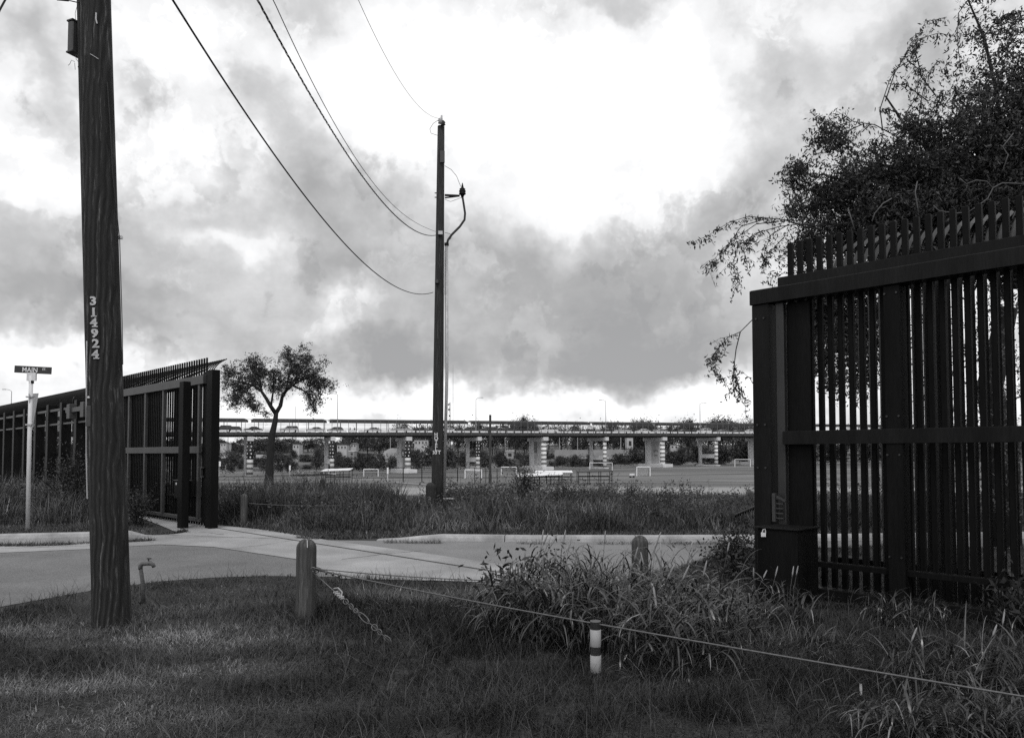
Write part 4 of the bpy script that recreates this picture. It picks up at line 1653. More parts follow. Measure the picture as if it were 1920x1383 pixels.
    if px == 1246:
        panel(2.4, 6.6, zg + 1.4, capz0 - .1, 'mural_ground')
        for dz, w0, w1, hh in ((.62, 3.0, 5.2, .35), (.58, 4.8, 5.3, .6), (.58, 2.9, 3.3, .5), (.44, 3.1, 5.1, .4), (.37, 3.8, 4.3, .25)):
            panel(w0, w1, zg + zm * dz, zg + zm * dz + hh, 'grey_paint', .03, 'mural_stroke')


for a in PIERS:
    pier(*a)

# lamps on the bridge
for px, side, hgt, lab in ((633, -1, 740, 'street lamp on the bridge left of the middle pole'), (893, 1, 748, 'street lamp on the bridge just right of the middle pole'),
                           (1137, -1, 752, 'street lamp on the bridge over the bench shelters'), (1314, 1, 757, 'street lamp on the bridge nearest the near gate'), (19, -1, 733, 'street lamp rising beyond the fence at the far left')):
    u = bu(px); base = bp(u, .3, bdeck(u))
    t = thing('street_lamp', base, lab, 'street lamp', 'lamps along the bridge')
    H = (852.4 - hgt) / FPX * base.y + EYE - base.z
    MB().tube([base, base + Vector((0, 0, H))], [.12, .07], 8).build('mast', 'lamp_metal', t)
    tip = base + Vector((side * 1.45, 0, H + .45))
    MB().tube([base + Vector((0, 0, H - .05)), base + Vector((side * .5, 0, H + .3)), tip], [.06, .05, .05], 6).build('arm', 'lamp_metal', t)
    MB().bevbox(tip + Vector((side * .25, 0, -.03)), (.8, .3, .16), 0, .05).build('lamp_head', 'lamp_metal', t)

# ------------------------------------------------------------------ vehicles queuing on the bridge
for nm, v in (('car_white', .72), ('car_silver', .42), ('car_grey', .18), ('car_dark', .035)):
    gmat(nm, v, .05, 1, .3, .5)
PROF = {
    'sedan': dict(L=4.6, body=[(-2.3, .35), (2.25, .35), (2.3, .62), (2.2, .85), (1.15, .96), (-1.0, 1.0), (-2.05, .92), (-2.28, .7)],
                  cab=[(-1.55, .97), (1.05, .95), (.35, 1.42), (-.75, 1.45)]),
    'suv': dict(L=4.7, body=[(-2.3, .42), (2.3, .42), (2.32, .75), (2.2, .98), (1.2, 1.08), (-2.25, 1.1), (-2.35, .8)],
                cab=[(-2.22, 1.08), (1.05, 1.06), (.45, 1.66), (-1.9, 1.70)]),
    'hatch': dict(L=4.1, body=[(-2.0, .35), (2.05, .35), (2.1, .62), (2.0, .85), (1.15, .98), (-1.9, 1.0), (-2.05, .7)],
                  cab=[(-1.9, .98), (1.1, .96), (.4, 1.46), (-1.35, 1.48)]),
    'pickup': dict(L=5.4, body=[(-2.7, .5), (2.7, .5), (2.72, .85), (2.6, 1.05), (1.3, 1.12), (-.75, 1.14), (-2.7, 1.08)],
                   cab=[(-.72, 1.12), (1.2, 1.1), (.6, 1.75), (-.55, 1.78)]),
    'van': dict(L=4.9, body=[(-2.45, .4), (2.45, .4), (2.45, .8), (2.2, 1.0), (1.5, 1.1), (-2.4, 1.1)],
                cab=[(-2.4, 1.08), (1.55, 1.08), (.75, 1.72), (-2.25, 1.76)]),
}
CARP = {}


def car_proto(kind, shade):
    key = (kind, shade)
    if key in CARP:
        return CARP[key]
    P = PROF[kind]
    col_m = 'car_' + shade
    t = bpy.data.objects.new(kind if kind != 'suv' else 'estate_car', None)
    W = .88

    def loft(prof, w0, w1, ztop, zbot):
        vs, fs = [], []
        n = len(prof)
        for s in (-1, 1):
            for x, z in prof:
                f = (z - zbot) / (ztop - zbot)
                vs.append((x, s * (w0 + (w1 - w0) * f), z))
        fs.append(tuple(range(n))[::-1]); fs.append(tuple(range(n, 2 * n)))
        for i in range(n):
            j = (i + 1) % n
            fs.append((i, j, n + j, n + i))
        return vs, fs
    parts = []

    def mk(name, m, mat):
        me = bpy.data.meshes.new(name)
        me.from_pydata([tuple(q) for q in m.v], [], m.f)
        me.materials.append(MATS[mat])
        o = bpy.data.objects.new(name, me)
        parts.append(o)
        return o
    m = MB(); m.add(*loft(P['body'], W, W * .97, 1.1, .35)); mk('body', m, col_m)
    m = MB(); m.add(*loft(P['cab'], W * .93, W * .74, P['cab'][2][1], P['cab'][0][1])); mk('cabin_glass', m, 'glass')
    c = P['cab']
    m = MB()
    zt = max(c[2][1], c[3][1])
    m.add(*loft([(c[3][0] - .08, zt - .05), (c[2][0] + .08, c[2][1] - .05), (c[2][0], zt + .02), (c[3][0], zt + .03)], W * .78, W * .74, zt, zt - .05)); mk('roof', m, col_m)
    m = MB()
    for s in (-1, 1):
        for (xa, xb) in ((c[0], c[3]), (((c[0][0] + c[1][0]) / 2, c[0][1]), ((c[2][0] + c[3][0]) / 2, zt)), (c[1], c[2])):
            m.tube([(xa[0], s * W * .935, xa[1]), (xb[0], s * W * .75, xb[1])], .05, 4)
    mk('pillar', m, col_m)
    for x in (-P['L'] * .30, P['L'] * .31):
        for s in (-1, 1):
            m = MB(); m.tube([(x, s * .70, .33), (x, s * .90, .33)], .33, 14); mk('wheel', m, 'rubber')
    CARP[key] = (t, parts)
    return CARP[key]


def car(px0, px1, kind, shade, label, lane=3.0, left=True):
    t, parts = car_proto(kind, shade)
    u = bu((px0 + px1) / 2 + lane * .25)
    names = {'sedan': 'car', 'suv': 'car', 'hatch': 'car', 'pickup': 'pickup_truck', 'van': 'van'}
    loc = bp(u, lane, bdeck(u) + .005)
    r_ = thing(names[kind], loc, label, {'sedan': 'car', 'suv': 'car', 'hatch': 'car', 'pickup': 'pickup truck', 'van': 'van'}[kind], 'traffic on the bridge')
    r_.rotation_euler = (0, 0, BRZ + (math.pi if left else 0))
    for p in parts:
        c = p.copy(); col.objects.link(c); c.parent = r_


CARS = [
    (406, 430, 'suv', 'dark', 'dark estate car on the bridge, closest to the open gate post'),
    (431, 445, 'hatch', 'dark', 'small dark car second on the bridge from the open gate post'),
    (459, 492, 'sedan', 'dark', 'dark sedan on the bridge above the leftmost visible pier'),
    (528, 560, 'suv', 'silver', 'silver estate car on the bridge just right of the forked tree trunk'),
    (580, 608, 'sedan', 'silver', 'silver sedan on the bridge left of the first lamp mast'),
    (619, 645, 'hatch', 'grey', 'grey hatchback on the bridge behind the first lamp mast'),
    (688, 718, 'sedan', 'silver', 'silver sedan on the bridge right of the two walkers'),
    (744, 775, 'pickup', 'silver', 'silver pickup on the bridge above the pier with the star mural'),
    (834, 852, 'hatch', 'white', 'white hatchback on the bridge just right of the middle pole'),
    (870, 900, 'suv', 'dark', 'dark estate car on the bridge under the gap in the walkway roof'),
    (906, 936, 'van', 'dark', 'dark van on the bridge behind the tall thin post'),
    (939, 975, 'sedan', 'dark', 'dark sedan on the bridge between the tall thin post and white pickup'),
    (1020, 1054, 'pickup', 'white', 'white pickup on the bridge above the pier with the flag mural'),
    (1124, 1150, 'sedan', 'dark', 'dark sedan on the bridge behind the lamp over the bench shelters'),
    (1162, 1192, 'pickup', 'silver', 'silver pickup on the bridge right of the lamp over the bench shelters'),
    (1203, 1227, 'sedan', 'white', 'white sedan on the bridge left of the pier with the sketched mural'),
    (1238, 1258, 'hatch', 'silver', 'silver hatchback on the bridge above the pier with the sketched mural'),
    (1280, 1302, 'sedan', 'dark', 'dark sedan on the bridge left of the lamp nearest the near gate'),
    (1318, 1343, 'suv', 'white', 'white estate car on the bridge right of the lamp nearest the near gate'),
    (1352, 1376, 'sedan', 'grey', 'grey sedan second on the bridge from the near gate post'),
    (1380, 1406, 'sedan', 'dark', 'dark sedan on the bridge closest to the near gate post'),
    (1406, 1426, 'hatch', 'white', 'white car on the bridge half hidden by the near gate post'),
]
for a in CARS:
    car(*a)


# walkers on the bridge
def walker(px, label, stride, face):
    u = bu(px)
    b = bp(u, 10.4, bdeck(u) + .005)
    me = bpy.data.meshes.new('person')
    s = stride
    V = [(0, 0, .95), (0, 0, 1.15), (0, 0, 1.38), (0, 0, 1.50), (0.02, 0, 1.62), (.02, 0, 1.74),
         (0.02, .10, .90), (.20 * s, .10, .50), (.34 * s, .10, .06), (.48 * s, .10, .04),
         (0.0, -.10, .90), (-.06 * s, -.10, .50), (-.34 * s, -.10, .10), (-.24 * s, -.10, .04),
         (0, .20, 1.36), (-.12 * s, .24, 1.10), (.02, .24, .88),
         (0, -.20, 1.36), (.12 * s, -.24, 1.10), (.26 * s, -.24, .92)]
    E = [(0, 1), (1, 2), (2, 3), (3, 4), (4, 5), (0, 6), (6, 7), (7, 8), (8, 9), (0, 10), (10, 11), (11, 12), (12, 13), (2, 14), (14, 15), (15, 16), (2, 17), (17, 18), (18, 19)]
    rad = [.15, .15, .15, .06, .09, .10, .10, .075, .05, .04, .10, .075, .05, .04, .07, .05, .04, .07, .05, .04]
    me.from_pydata(V, E, [])
    o = bpy.data.objects.new('person', me)
    col.objects.link(o)
    md = o.modifiers.new('skin', 'SKIN')
    for i, r_ in enumerate(rad):
        me.skin_vertices[0].data[i].radius = (r_, r_)
    me.skin_vertices[0].data[0].use_root = True
    o.modifiers.new('sub', 'SUBSURF').levels = 1
    dg = bpy.context.evaluated_depsgraph_get()
    nm = bpy.data.meshes.new_from_object(o.evaluated_get(dg))
    o.modifiers.clear()
    o.data = nm
    nm.materials.append(MATS['cloth_dark'])
    o.location = b
    o.rotation_euler = (0, 0, BRZ + face)
    o['label'] = label
    o['category'] = 'person'
    return o


walker(671.5, 'person in dark clothes walking ahead on the bridge walkway', .8, math.pi)
walker(680.5, 'person in dark clothes striding behind on the bridge walkway', 1.2, math.pi)
walker(727.5, 'person in dark clothes on the bridge over the star mural pier', .4, math.pi)

# ------------------------------------------------------------------ the playing field
def goal(pxa, pxb, pytop, pybot, label, net=False, back=1.4):
    base = on((pxa + pxb) / 2, pybot)
    Y = base.y
    A, B = at(pxa, pybot, Y), at(pxb, pybot, Y)
    H = at(pxa, pytop, Y).z - A.z
    t = thing('goal', (A + B) / 2, label, 'goal', 'goals on the playing field')
    r_ = .085
    for q in (A, B):
        q.z = base.z
        MB().tube([q, q + Vector((0, 0, H))], r_, 6).build('goal_post', 'white_paint', t)
        MB().tube([q + Vector((0, 0, H)), q + Vector((.1, back * .5, H - .2)), q + Vector((.15, back, 0.05))], r_ * .6, 6).build('stay', 'lamp_metal', t)
    MB().tube([A + Vector((0, 0, H)), B + Vector((0, 0, H))], r_, 6).build('crossbar', 'white_paint', t)
    if net:
        m = MB()
        n = 12
        for k in range(n + 1):
            a = A.lerp(B, k / n)
            m.tube([a + Vector((0, 0, H)), a + Vector((0, back, 0.03))], .02, 3)
        for k in range(9):
            f = k / 8
            m.tube([A + Vector((0, back * f, H * (1 - f))), B + Vector((0, back * f, H * (1 - f)))], .02, 3)
        m.build('net', 'white_paint', t)
    return t


goal(682, 709, 879.5, 893, 'goal frame on the field left of the star mural pier')
goal(872, 903, 880.5, 897, 'goal frame on the field just right of the middle pole', True)
goal(940, 968, 875.5, 890, 'goal frame on the field partly behind the weedy shrub')
goal(1106, 1148, 867.5, 882, 'wide white goal frame in front of the striped frame pier')
goal(1194, 1219, 875.5, 892.5, 'white goal with a net standing alone on the open field', True, 3)
goal(1378, 1407, 861, 875, 'white goal frame at the far side of the field by the near gate')


def shelter(pxa, pxb, pytop, pybot, Y, mat, label, n=4, bench=False, tilt=0.0):
    A, B = at(pxa, pytop, Y), at(pxb, pytop - tilt, Y)
    zg = tzf(A.x, Y)
    t = thing('bench_shelter', ((A.x + B.x) / 2, Y, zg), label, 'shelter')
    m = MB()
    D = 1.8
    up_ = Vector((0, D, .16))
    m.add([A, B, B + up_, A + up_, A + Vector((0, 0, .07)), B + Vector((0, 0, .07)), B + up_ + Vector((0, 0, .07)), A + up_ + Vector((0, 0, .07))],
          [(0, 3, 2, 1), (4, 5, 6, 7), (0, 1, 5, 4), (1, 2, 6, 5), (2, 3, 7, 6), (3, 0, 4, 7)])
    m.build('roof', mat, t)
    for k in range(n):
        q = A.lerp(B, (k + .08) / (n - .84))
        for d_ in (0, D):
            w = q + Vector((0, d_ * .95, .1 if d_ else 0))
            MB().tube([Vector((w.x, w.y, zg - .1)), w], .035, 5).build('post', 'steel_dark', t)
    m = MB()
    m.box(((A.x + B.x) / 2, Y + D * .7, zg + .45), (abs(B.x - A.x) * .9, .3, .05))
    m.box(((A.x + B.x) / 2, Y + D * .85, zg + .75), (abs(B.x - A.x) * .9, .05, .12))
    m.build('bench', 'steel_dark', t)
    return t


shelter(602, 656, 883.5, 897, 88, 'white_paint', 'white roofed bench shelter on the field left of the middle pole', 4, tilt=2)
shelter(968, 1056, 894, 910, 74, 'white_paint', 'white roofed bench shelter behind the weedy shrub, nearer of the two', 5, tilt=4)
shelter(1000, 1074, 886, 905, 90, 'white_paint', 'white roofed bench shelter behind the weedy shrub, farther of the two', 4, tilt=0)
shelter(1083, 1149, 885.5, 910, 76, 'dark_paint', 'dark roofed bench shelter with bench on the field', 4, True, tilt=2)

# field railings
fr = thing('field_railing', on(770, 904), 'dark post and rail fence on the field left of the middle pole', 'fence')
Yf = wloc(fr).y
for px in (756, 791, 824, 858):
    q = at(px, 904, Yf)
    MB().tube([Vector((q.x, Yf, tzf(q.x, Yf) - .1)), at(px, 876, Yf)], .06, 6).build('post', 'steel_dark', fr)
MB().tube([at(728, 876.5, Yf), at(860, 876.5, Yf)], .045, 6).build('rail', 'steel_dark', fr)
MB().tube([at(728, 894.5, Yf), at(860, 894.5, Yf)], .025, 6).build('rail', 'steel_dark', fr)
fr = thing('field_railing', on(915, 906), 'thin dark wire fence posts on the field right of the middle pole', 'fence')
Yf = wloc(fr).y
for px in (890, 901, 911, 932):
    q = at(px, 906, Yf)
    MB().tube([Vector((q.x, Yf, tzf(q.x, Yf) - .1)), at(px, 878, Yf)], .04, 6).build('post', 'steel_dark', fr)
MB().tube([at(886, 896, Yf), at(936, 896, Yf)], .02, 5).build('rail', 'steel_dark', fr)


def board(px, pyt, pys, pyb, w, label):
    b = on(px, pyb)
    Y = b.y
    t = thing('field_sign', b, label, 'sign')
    MB().tube([b, at(px, pyt + 1, Y)], .05, 6).build('post', 'plastic_white', t)
    c0, c1 = at(px - w / 2, pyt, Y - .07), at(px + w / 2, pys, Y - .07)
    MB().box((c0 + c1) / 2, (c1.x - c0.x, .03, c0.z - c1.z)).build('board', 'sign_white', t)


board(410.5, 864.5, 874, 893, 7, 'small pale notice board at the end post of the open gate')
board(543.5, 872, 881, 893, 3, 'narrow white sign right of the forked tree trunk')
board(727, 876, 888, 904, 3, 'slim white panel on a post at the end of the field railing')
# stair handrails
b = on(575, 899)
t = thing('stair_handrail', b, 'pale stair handrails leading down to the field', 'handrail')
Y = b.y
for dy in (0, 1.6):
    MB().tube([at(559, 897, Y + dy), at(559, 885.5, Y + dy), at(571, 886, Y + dy), at(589, 896.5, Y + dy)], .05, 6).build('rail', 'lamp_metal', t)
    MB().tube([at(559, 891.5, Y + dy), at(572, 892, Y + dy), at(588, 899, Y + dy)], .035, 6).build('rail', 'lamp_metal', t)
    MB().tube([at(571.5, 886, Y + dy), at(571.5, 898, Y + dy)], .04, 6).build('baluster', 'lamp_metal', t)
# little cart on the field
b = on(1185, 895)
t = thing('line_cart', b, 'small white line marking cart beside the netted goal', 'cart')
MB().bevbox(b + Vector((0, 0, .45)), (.75, .5, .35), .3, .06).build('tank', 'plastic_white', t)
for s in (-.25, .25):
    MB().tube([b + Vector((s, -.25, .16)), b + Vector((s, .25, .16))], .16, 10).build('wheel', 'rubber', t)
MB().tube([b + Vector((.3, 0, .5)), b + Vector((.7, 0, 1.0))], .03, 5).build('handle', 'lamp_metal', t)

# leaning service pole by the left pier
b = on(428, 884)
t = thing('service_pole', b, 'thin braced service pole between the open gate and the leftmost pier', 'utility pole')
MB().tube([b, at(427.5, 806, b.y)], [.13, .10], 8).build('shaft', 'pole_wood_far', t)
MB().tube([at(429, 865, b.y), at(446, 849, b.y)], .06, 6).build('brace', 'lamp_metal', t)
# pale paths worn on the field
def pathstrip(name, pts, halfw):
    P = [on(a, b) for a, b in pts]
    vs, fs = [], []
    for i, p in enumerate(P):
        vs += [(p.x, p.y - halfw, tzf(p.x, p.y - halfw) + .03), (p.x, p.y + halfw, tzf(p.x, p.y + halfw) + .03)]
    for i in range(len(P) - 1):
        fs.append((2 * i, 2 * i + 2, 2 * i + 3, 2 * i + 1))
    return struct(MB().add(vs, fs).build(name, 'bare_earth'))


pathstrip('path', [(400, 872), (440, 871.5), (470, 871.8), (500, 873), (520, 874.5), (540, 877)], 5)
pathstrip('path', [(740, 904), (760, 906), (790, 908), (815, 910), (850, 910)], 3)

# ------------------------------------------------------------------ far bank: houses, walls, masts
def house(px0, px1, pyt, pyb, Y, label, mat='house_wall', roof='flat', win=3):
    A, B = at(px0, pyb, Y), at(px1, pyb, Y)
    H = at(px0, pyt, Y).z - A.z
    w = B.x - A.x
    c = (A + B) / 2
    zg = min(A.z, tzf(c.x, Y)) - .5
    t = thing('house', (c.x, Y, zg), label, 'house')
    MB().box((c.x, Y + 4, (A.z + H + zg) / 2), (w, 8, A.z + H - zg)).build('wall', mat, t)
    zt = A.z + H
    if roof == 'flat':
        MB().box((c.x, Y + 4, zt + .15), (w + .6, 8.6, .3)).build('roof', 'house_roof' if mat == 'house_wall' else 'white_paint', t)
    else:
        m = MB()
        m.prism([(c.x - w / 2 - .5, Y - .5, zt), (c.x + w / 2 + .5, Y - .5, zt), (c.x, Y - .5, zt + w * .22)], (0, 9, 0))
        m.build('roof', 'house_roof', t)
    for k in range(win):
        x = c.x - w / 2 + w * (k + .5) / win
        o = MB().box((x, Y - .04, A.z + H * .5), (w / win * .45, .12, H * .42)).build('window', 'glass', t)
        MB().box((x, Y - .12, A.z + H * .26), (w / win * .5, .2, .12)).build('sill', 'white_paint', o)
    return t


house(413, 424, 831, 837, 430, 'low white house on the far bank nearest the open gate', win=2)
house(549, 561, 833, 842, 470, 'pale house on the far bank right of the forked tree', win=2)
house(632, 650, 834, 843, 455, 'pale house with dark windows on the far bank by the starred frame pier', win=3)
house(657, 668, 832, 839, 480, 'small white house with gable on the far bank', roof='gable', win=2)
house(777, 802, 825, 834, 450, 'long white building on the far bank left of the middle pole', win=4)
house(837, 844, 826, 832, 520, 'tiny white hut on the far bank right of the middle pole', win=1)
house(949, 963, 845, 860, 430, 'grey block building on the far bank right of the tall thin post', 'house_grey', win=1)
house(1176, 1187, 820, 842, 455, 'narrow pale building on the far bank above the round bushes', win=1)
house(1257, 1272, 834, 842, 460, 'low pale house on the far bank right of the sketched mural pier', win=2)
house(655, 664, 846, 856, 425, 'small grey house low on the far bank behind the bushes', 'house_grey', win=1)
for i, (a, b, t_, y_, Y, lab) in enumerate([(1040, 1182, 843, 860, 428, 'long pale retaining wall on the far bank behind the frame pier'),
                                            (480, 512, 852, 860, 424, 'low pale wall on the far bank behind the forked tree'),
                                            (1098, 1176, 857, 860, 330, 'thin white kerb wall along the river behind the frame pier')]):
    A, B = at(a, y_, Y), at(b, y_, Y)
    o = MB().bevbox((A + B) / 2 + Vector((0, 0, (at(a, t_, Y).z - A.z) / 2)), (B.x - A.x, .5, at(a, t_, Y).z - A.z), 0, .05)
    tag(o.build('retaining_wall', 'house_grey' if i == 0 else 'house_wall', None, origin=A), lab, 'wall')
# pale boulder bank
rk = random.Random(5)
A = at(722, 849, 402)
m = MB()
n, k = 14, 7
vs, fs = [], []
for j in range(k):
    for i in range(n):
        f = j / (k - 1)
        w = 7.5 * (1 - f * .75)
        a = 2 * math.pi * i / n
        vs.append((A.x + w * math.cos(a) * rk.uniform(.85, 1.15) + f * 4, A.y + 3 * math.sin(a) * (1 - f * .6), A.z - 4 + 6 * f + rk.uniform(-.5, .5)))
for j in range(k - 1):
    for i in range(n):
        q = (i + 1) % n
        fs.append((j * n + i, j * n + q, (j + 1) * n + q, (j + 1) * n + i))
fs.append(tuple(range((k - 1) * n, k * n)))
m.add(vs, fs)
tag(m.build('rock_outcrop', 'house_grey', None, origin=A), 'pale sloping rock outcrop on the far bank left of the star mural pier', 'rock')

for px, pyt, pyb, Y, r_, lab in ((1164, 816, 842, 440, .22, 'white pole on the far bank left of the round bushes'), (732, 815, 840, 440, .2, 'pale pole on the far bank left of the star mural pier'), (947, 822, 840, 450, .18, 'thin pale pole on the far bank above the grey block building'),
                                (1083, 820, 842, 450, .2, 'pale pole on the far bank left of the bench shelter lamp'), (1308, 815, 832, 440, .2, 'pale pole on the far bank left of the last frame pier'), (1049, 820, 842, 450, .2, 'pale pole on the far bank right of the flag mural pier'),
                                (554, 762, 850, 500, .12, 'hair thin mast rising right of the forked tree'), (849.5, 684, 830, 700, .14, 'very tall hair thin radio mast right of the middle pole')):
    A = at(px, pyb, Y); zg = tzf(A.x, Y)
    m = MB(); m.tube([Vector((A.x, Y, min(zg, A.z) - 1)), at(px, pyt, Y)], r_, 6)
    tag(m.build('far_pole', 'lamp_metal', None, origin=A), lab, 'pole')
# lattice tower
A = at(843, 830, 700); Tt = at(843, 754, 700)
A.z = tzf(A.x, 700)
t = thing('lattice_tower', A, 'small lattice radio tower rising behind the bridge beside the middle pole', 'tower')
H = Tt.z - A.z
legs = [(-.9, -.9), (.9, -.9), (.9, .9), (-.9, .9)]
for x, y in legs:
    MB().tube([A + Vector((x, y, 0)), A + Vector((x * .55, y * .55, H))], .14, 4).build('leg', 'steel_grey', t)
for k in range(12):
    z0, z1 = H * k / 12, H * (k + 1) / 12
    s0, s1 = 1 - .45 * k / 12, 1 - .45 * (k + 1) / 12
    m = MB()
    for i in range(4):
        a, b = legs[i], legs[(i + 1) % 4]
        m.tube([A + Vector((a[0] * s0, a[1] * s0, z0)), A + Vector((b[0] * s1, b[1] * s1, z1))], .08, 3)
    m.build('bracing', 'steel_grey', t)
for z, s in ((.95, 1.6), (.84, 1.9), (.70, 1.4), (.55, 1.3)):
    m = MB()
    m.lathe(A + Vector((rk.uniform(-.8, .8), -1, H * z)), [(.1, -s / 2), (s * .45, -s * .3), (s * .5, 0), (s * .45, s * .3), (.1, s / 2)], 8)
    m.build('antenna', 'steel_grey', t)
# ------------------------------------------------------------------ far trees and bushes
def crown_points(rng, n, nblob, sx, sy, sz, zc, blob=.26):
    """leaf centres gathered in clumps over an uneven crown"""
    c = rng.normal(0, 1, (nblob, 3))
    c /= np.linalg.norm(c, axis=1)[:, None]
    c *= rng.uniform(.35, 1.0, (nblob, 1))
    c[:, 2] = np.where(c[:, 2] < -.5, -c[:, 2], c[:, 2])
    k = rng.integers(0, nblob, n)
    p = c[k] + rng.normal(0, blob, (n, 3)) * rng.uniform(.4, 1, (nblob, 1))[k]
    sh = rng.uniform(.6, 1.45, nblob)[k] * rng.uniform(.8, 1.2, n)
    p = p * np.array([sx, sy, sz]) + np.array([0, 0, zc])
    return p, sh


def plant_proto(name, rng, h, w, n, nblob, leaf, trunk, mat='leaf_far'):
    p, sh = crown_points(rng, n, nblob, w / 2 * .8, w / 2 * .8, h * (.46 if trunk else .46), h * (.50 if trunk else .45))
    V, Q, T, S = leaves(p, leaf, leaf * .7, sh, rng)
    crown = npmesh('crown', V, Q, mat, shade=S)
    col.objects.unlink(crown)
    tr = None
    if trunk:
        m = MB()
        m.tube([(0, 0, -1), (0.1, 0, h * .25), (-.1, .1, h * .55)], [h * .03, h * .025, h * .012], 7)
        for k in range(4):
            a = k * 1.6
            m.tube([(0, 0, h * .28), (math.cos(a) * w * .18, math.sin(a) * w * .18, h * .5), (math.cos(a) * w * .3, math.sin(a) * w * .3, h * .7)], [h * .014, h * .009, h * .004], 5)
        tr = m.build('trunk', 'bark')
        col.objects.unlink(tr)
    return crown, tr


PR = np.random.default_rng(21)
TREES = [plant_proto('t', PR, 10, 11, 3400, 40, .50, True) for _ in range(4)]
BUSH = [plant_proto('b', PR, 5, 7, 1500, 26, .42, False) for _ in range(3)]


def put(kind, i, loc, sx, sz, label, cat, group, name, rz=0):
    cr, tr = (TREES if kind == 't' else BUSH)[i % (4 if kind == 't' else 3)]
    t = thing(name, loc, label, cat, group)
    t.rotation_euler = (0, 0, rz)
    t.scale = (sx, sx, sz)
    copy_obj(cr, t)
    if tr:
        copy_obj(tr, t)
    return t


rt = random.Random(12)


def sector(px):
    """where along the picture a far plant stands, told by things one can find"""
    for lim, txt in ((400, 'seen past the left fence'), (520, 'between the open gate and the forked trunk'), (640, 'between the forked trunk and first bridge lamp'), (815, 'between first bridge lamp and middle pole'),
                     (922, 'between the middle pole and tall thin post'), (1030, 'left of the flag mural pier'), (1140, 'between the flag mural pier and next lamp'), (1250, 'left of the sketched mural pier'), (1412, 'left of the near gate post')):
        if px < lim:
            return txt
    return 'seen through the near gate'


# tree line behind the bridge: (px, top py, width px)
row = []
px = 396
while px < 1440:
    if px < 470:
        top = 825
    elif px < 640:
        top = 820
    elif px < 750:
        top = 813
    elif px < 830:
        top = 797
    else:
        top = 793
    row.append((px, top + rt.uniform(-4, 7), rt.uniform(34, 58), rt.uniform(460, 640)))
    px += rt.uniform(13, 24)
row += [(985, 781, 26, 640), (1002, 783, 22, 650), (1205, 783, 46, 640), (1188, 789, 30, 640), (1288, 787, 44, 650), (1355, 777, 52, 640), (1340, 784, 40, 650), (1400, 787, 44, 645), (975, 788, 40, 640), (962, 785, 18, 650)]
row += [(p, 800 + rt.uniform(-6, 10), 60, rt.uniform(430, 520)) for p in range(1450, 1960, 34)]
row += [(p, 822 + rt.uniform(-6, 8), 50, rt.uniform(430, 520)) for p in range(-20, 396, 38)]
for i, (px, top, w, Y) in enumerate(row):
    P = at(px, top, Y)
    zg = tzf(P.x, Y)
    h = max(P.z - zg, 4)
    ww = w / FPX * Y
    high = top < 790
    put('t', i, (P.x, Y, zg - .3), ww / 10.5, h / 9.7, ('tall dark tree rising above the bridge roof ' if high else 'dark leafy tree on the far bank ') + sector(px), 'tree',
        ('trees above the bridge roof ' if high else 'trees on the far bank ') + sector(px), 'tree', rt.uniform(0, 6.2))
# slope bushes
for i in range(120):
    px = rt.uniform(396, 1420)
    Y = rt.uniform(402, 470)
    X = (px - 960) / FPX * Y
    put('b', i, (X, Y, tzf(X, Y) - .4), rt.uniform(.6, 1.5), rt.uniform(.5, 1.2), 'low scrubby bush on the far slope ' + sector(px), 'bush', 'bushes on the far slope ' + sector(px), 'bush', rt.uniform(0, 6))
# river-edge bushes one can tell apart: (px, top, base, width)
RB = [(398, 838, 868, 40), (432, 842, 868, 44), (500, 850, 868, 30), (526, 846, 870, 36), (545, 851, 870, 34), (600, 836, 867, 34), (622, 848, 868, 26), (648, 853, 872, 40), (668, 856, 873, 34), (690, 850, 872, 36),
      (712, 846, 873, 34), (738, 853, 874, 30), (782, 838, 873, 36), (806, 834, 874, 54), (845, 838, 874, 56), (876, 843, 873, 40), (908, 850, 873, 40), (935, 842, 872, 34), (955, 858, 873, 50), (985, 848, 872, 30), (1000, 856, 872, 40),
      (1052, 853, 868, 34), (1080, 850, 866, 36), (1104, 852, 866, 40), (1158, 848, 866, 40), (1188, 837, 867, 56), (1216, 832, 867, 46), (1258, 842, 868, 44), (1278, 836, 868, 44), (1300, 830, 868, 44), (1322, 834, 867, 48),
      (1352, 828, 866, 56), (1382, 821, 866, 66), (1410, 820, 866, 66), (1440, 826, 866, 60), (1500, 830, 866, 70), (1560, 832, 866, 70), (1640, 830, 866, 80), (1720, 832, 866, 80), (1800, 830, 866, 80), (1880, 830, 866, 80), (1106, 838, 862, 16)]
for i, (px, top, base, w) in enumerate(RB):
    Y = rt.uniform(284, 298)
    P = at(px, top, Y)
    zg = tzf(P.x, Y)
    h = max(P.z - zg, 2)
    put('b', i, (P.x, Y, zg - .3), w / FPX * Y / 6.2, h / 4.7, 'round dark bush on the near river bank ' + sector(px), 'bush', 'bushes on the near river bank ' + sector(px), 'bush', rt.uniform(0, 6))
put('t', 2, on(509, 876), .45, .42, 'small dark tree on the field just right of the forked trunk', 'tree', None, 'tree', 1.0).location = on(541, 880)

# ------------------------------------------------------------------ forked tree beyond the verge
TY_ = 60.0
tb = at(510, 905, TY_); tb.z = tzf(tb.x, TY_)
ft = thing('tree', tb, 'dark forked mesquite tree with feathery crown left of centre', 'tree')
rngT = np.random.default_rng(4)


def T3(px, py, dy=0.0):
    return at(px, py, TY_ + dy)


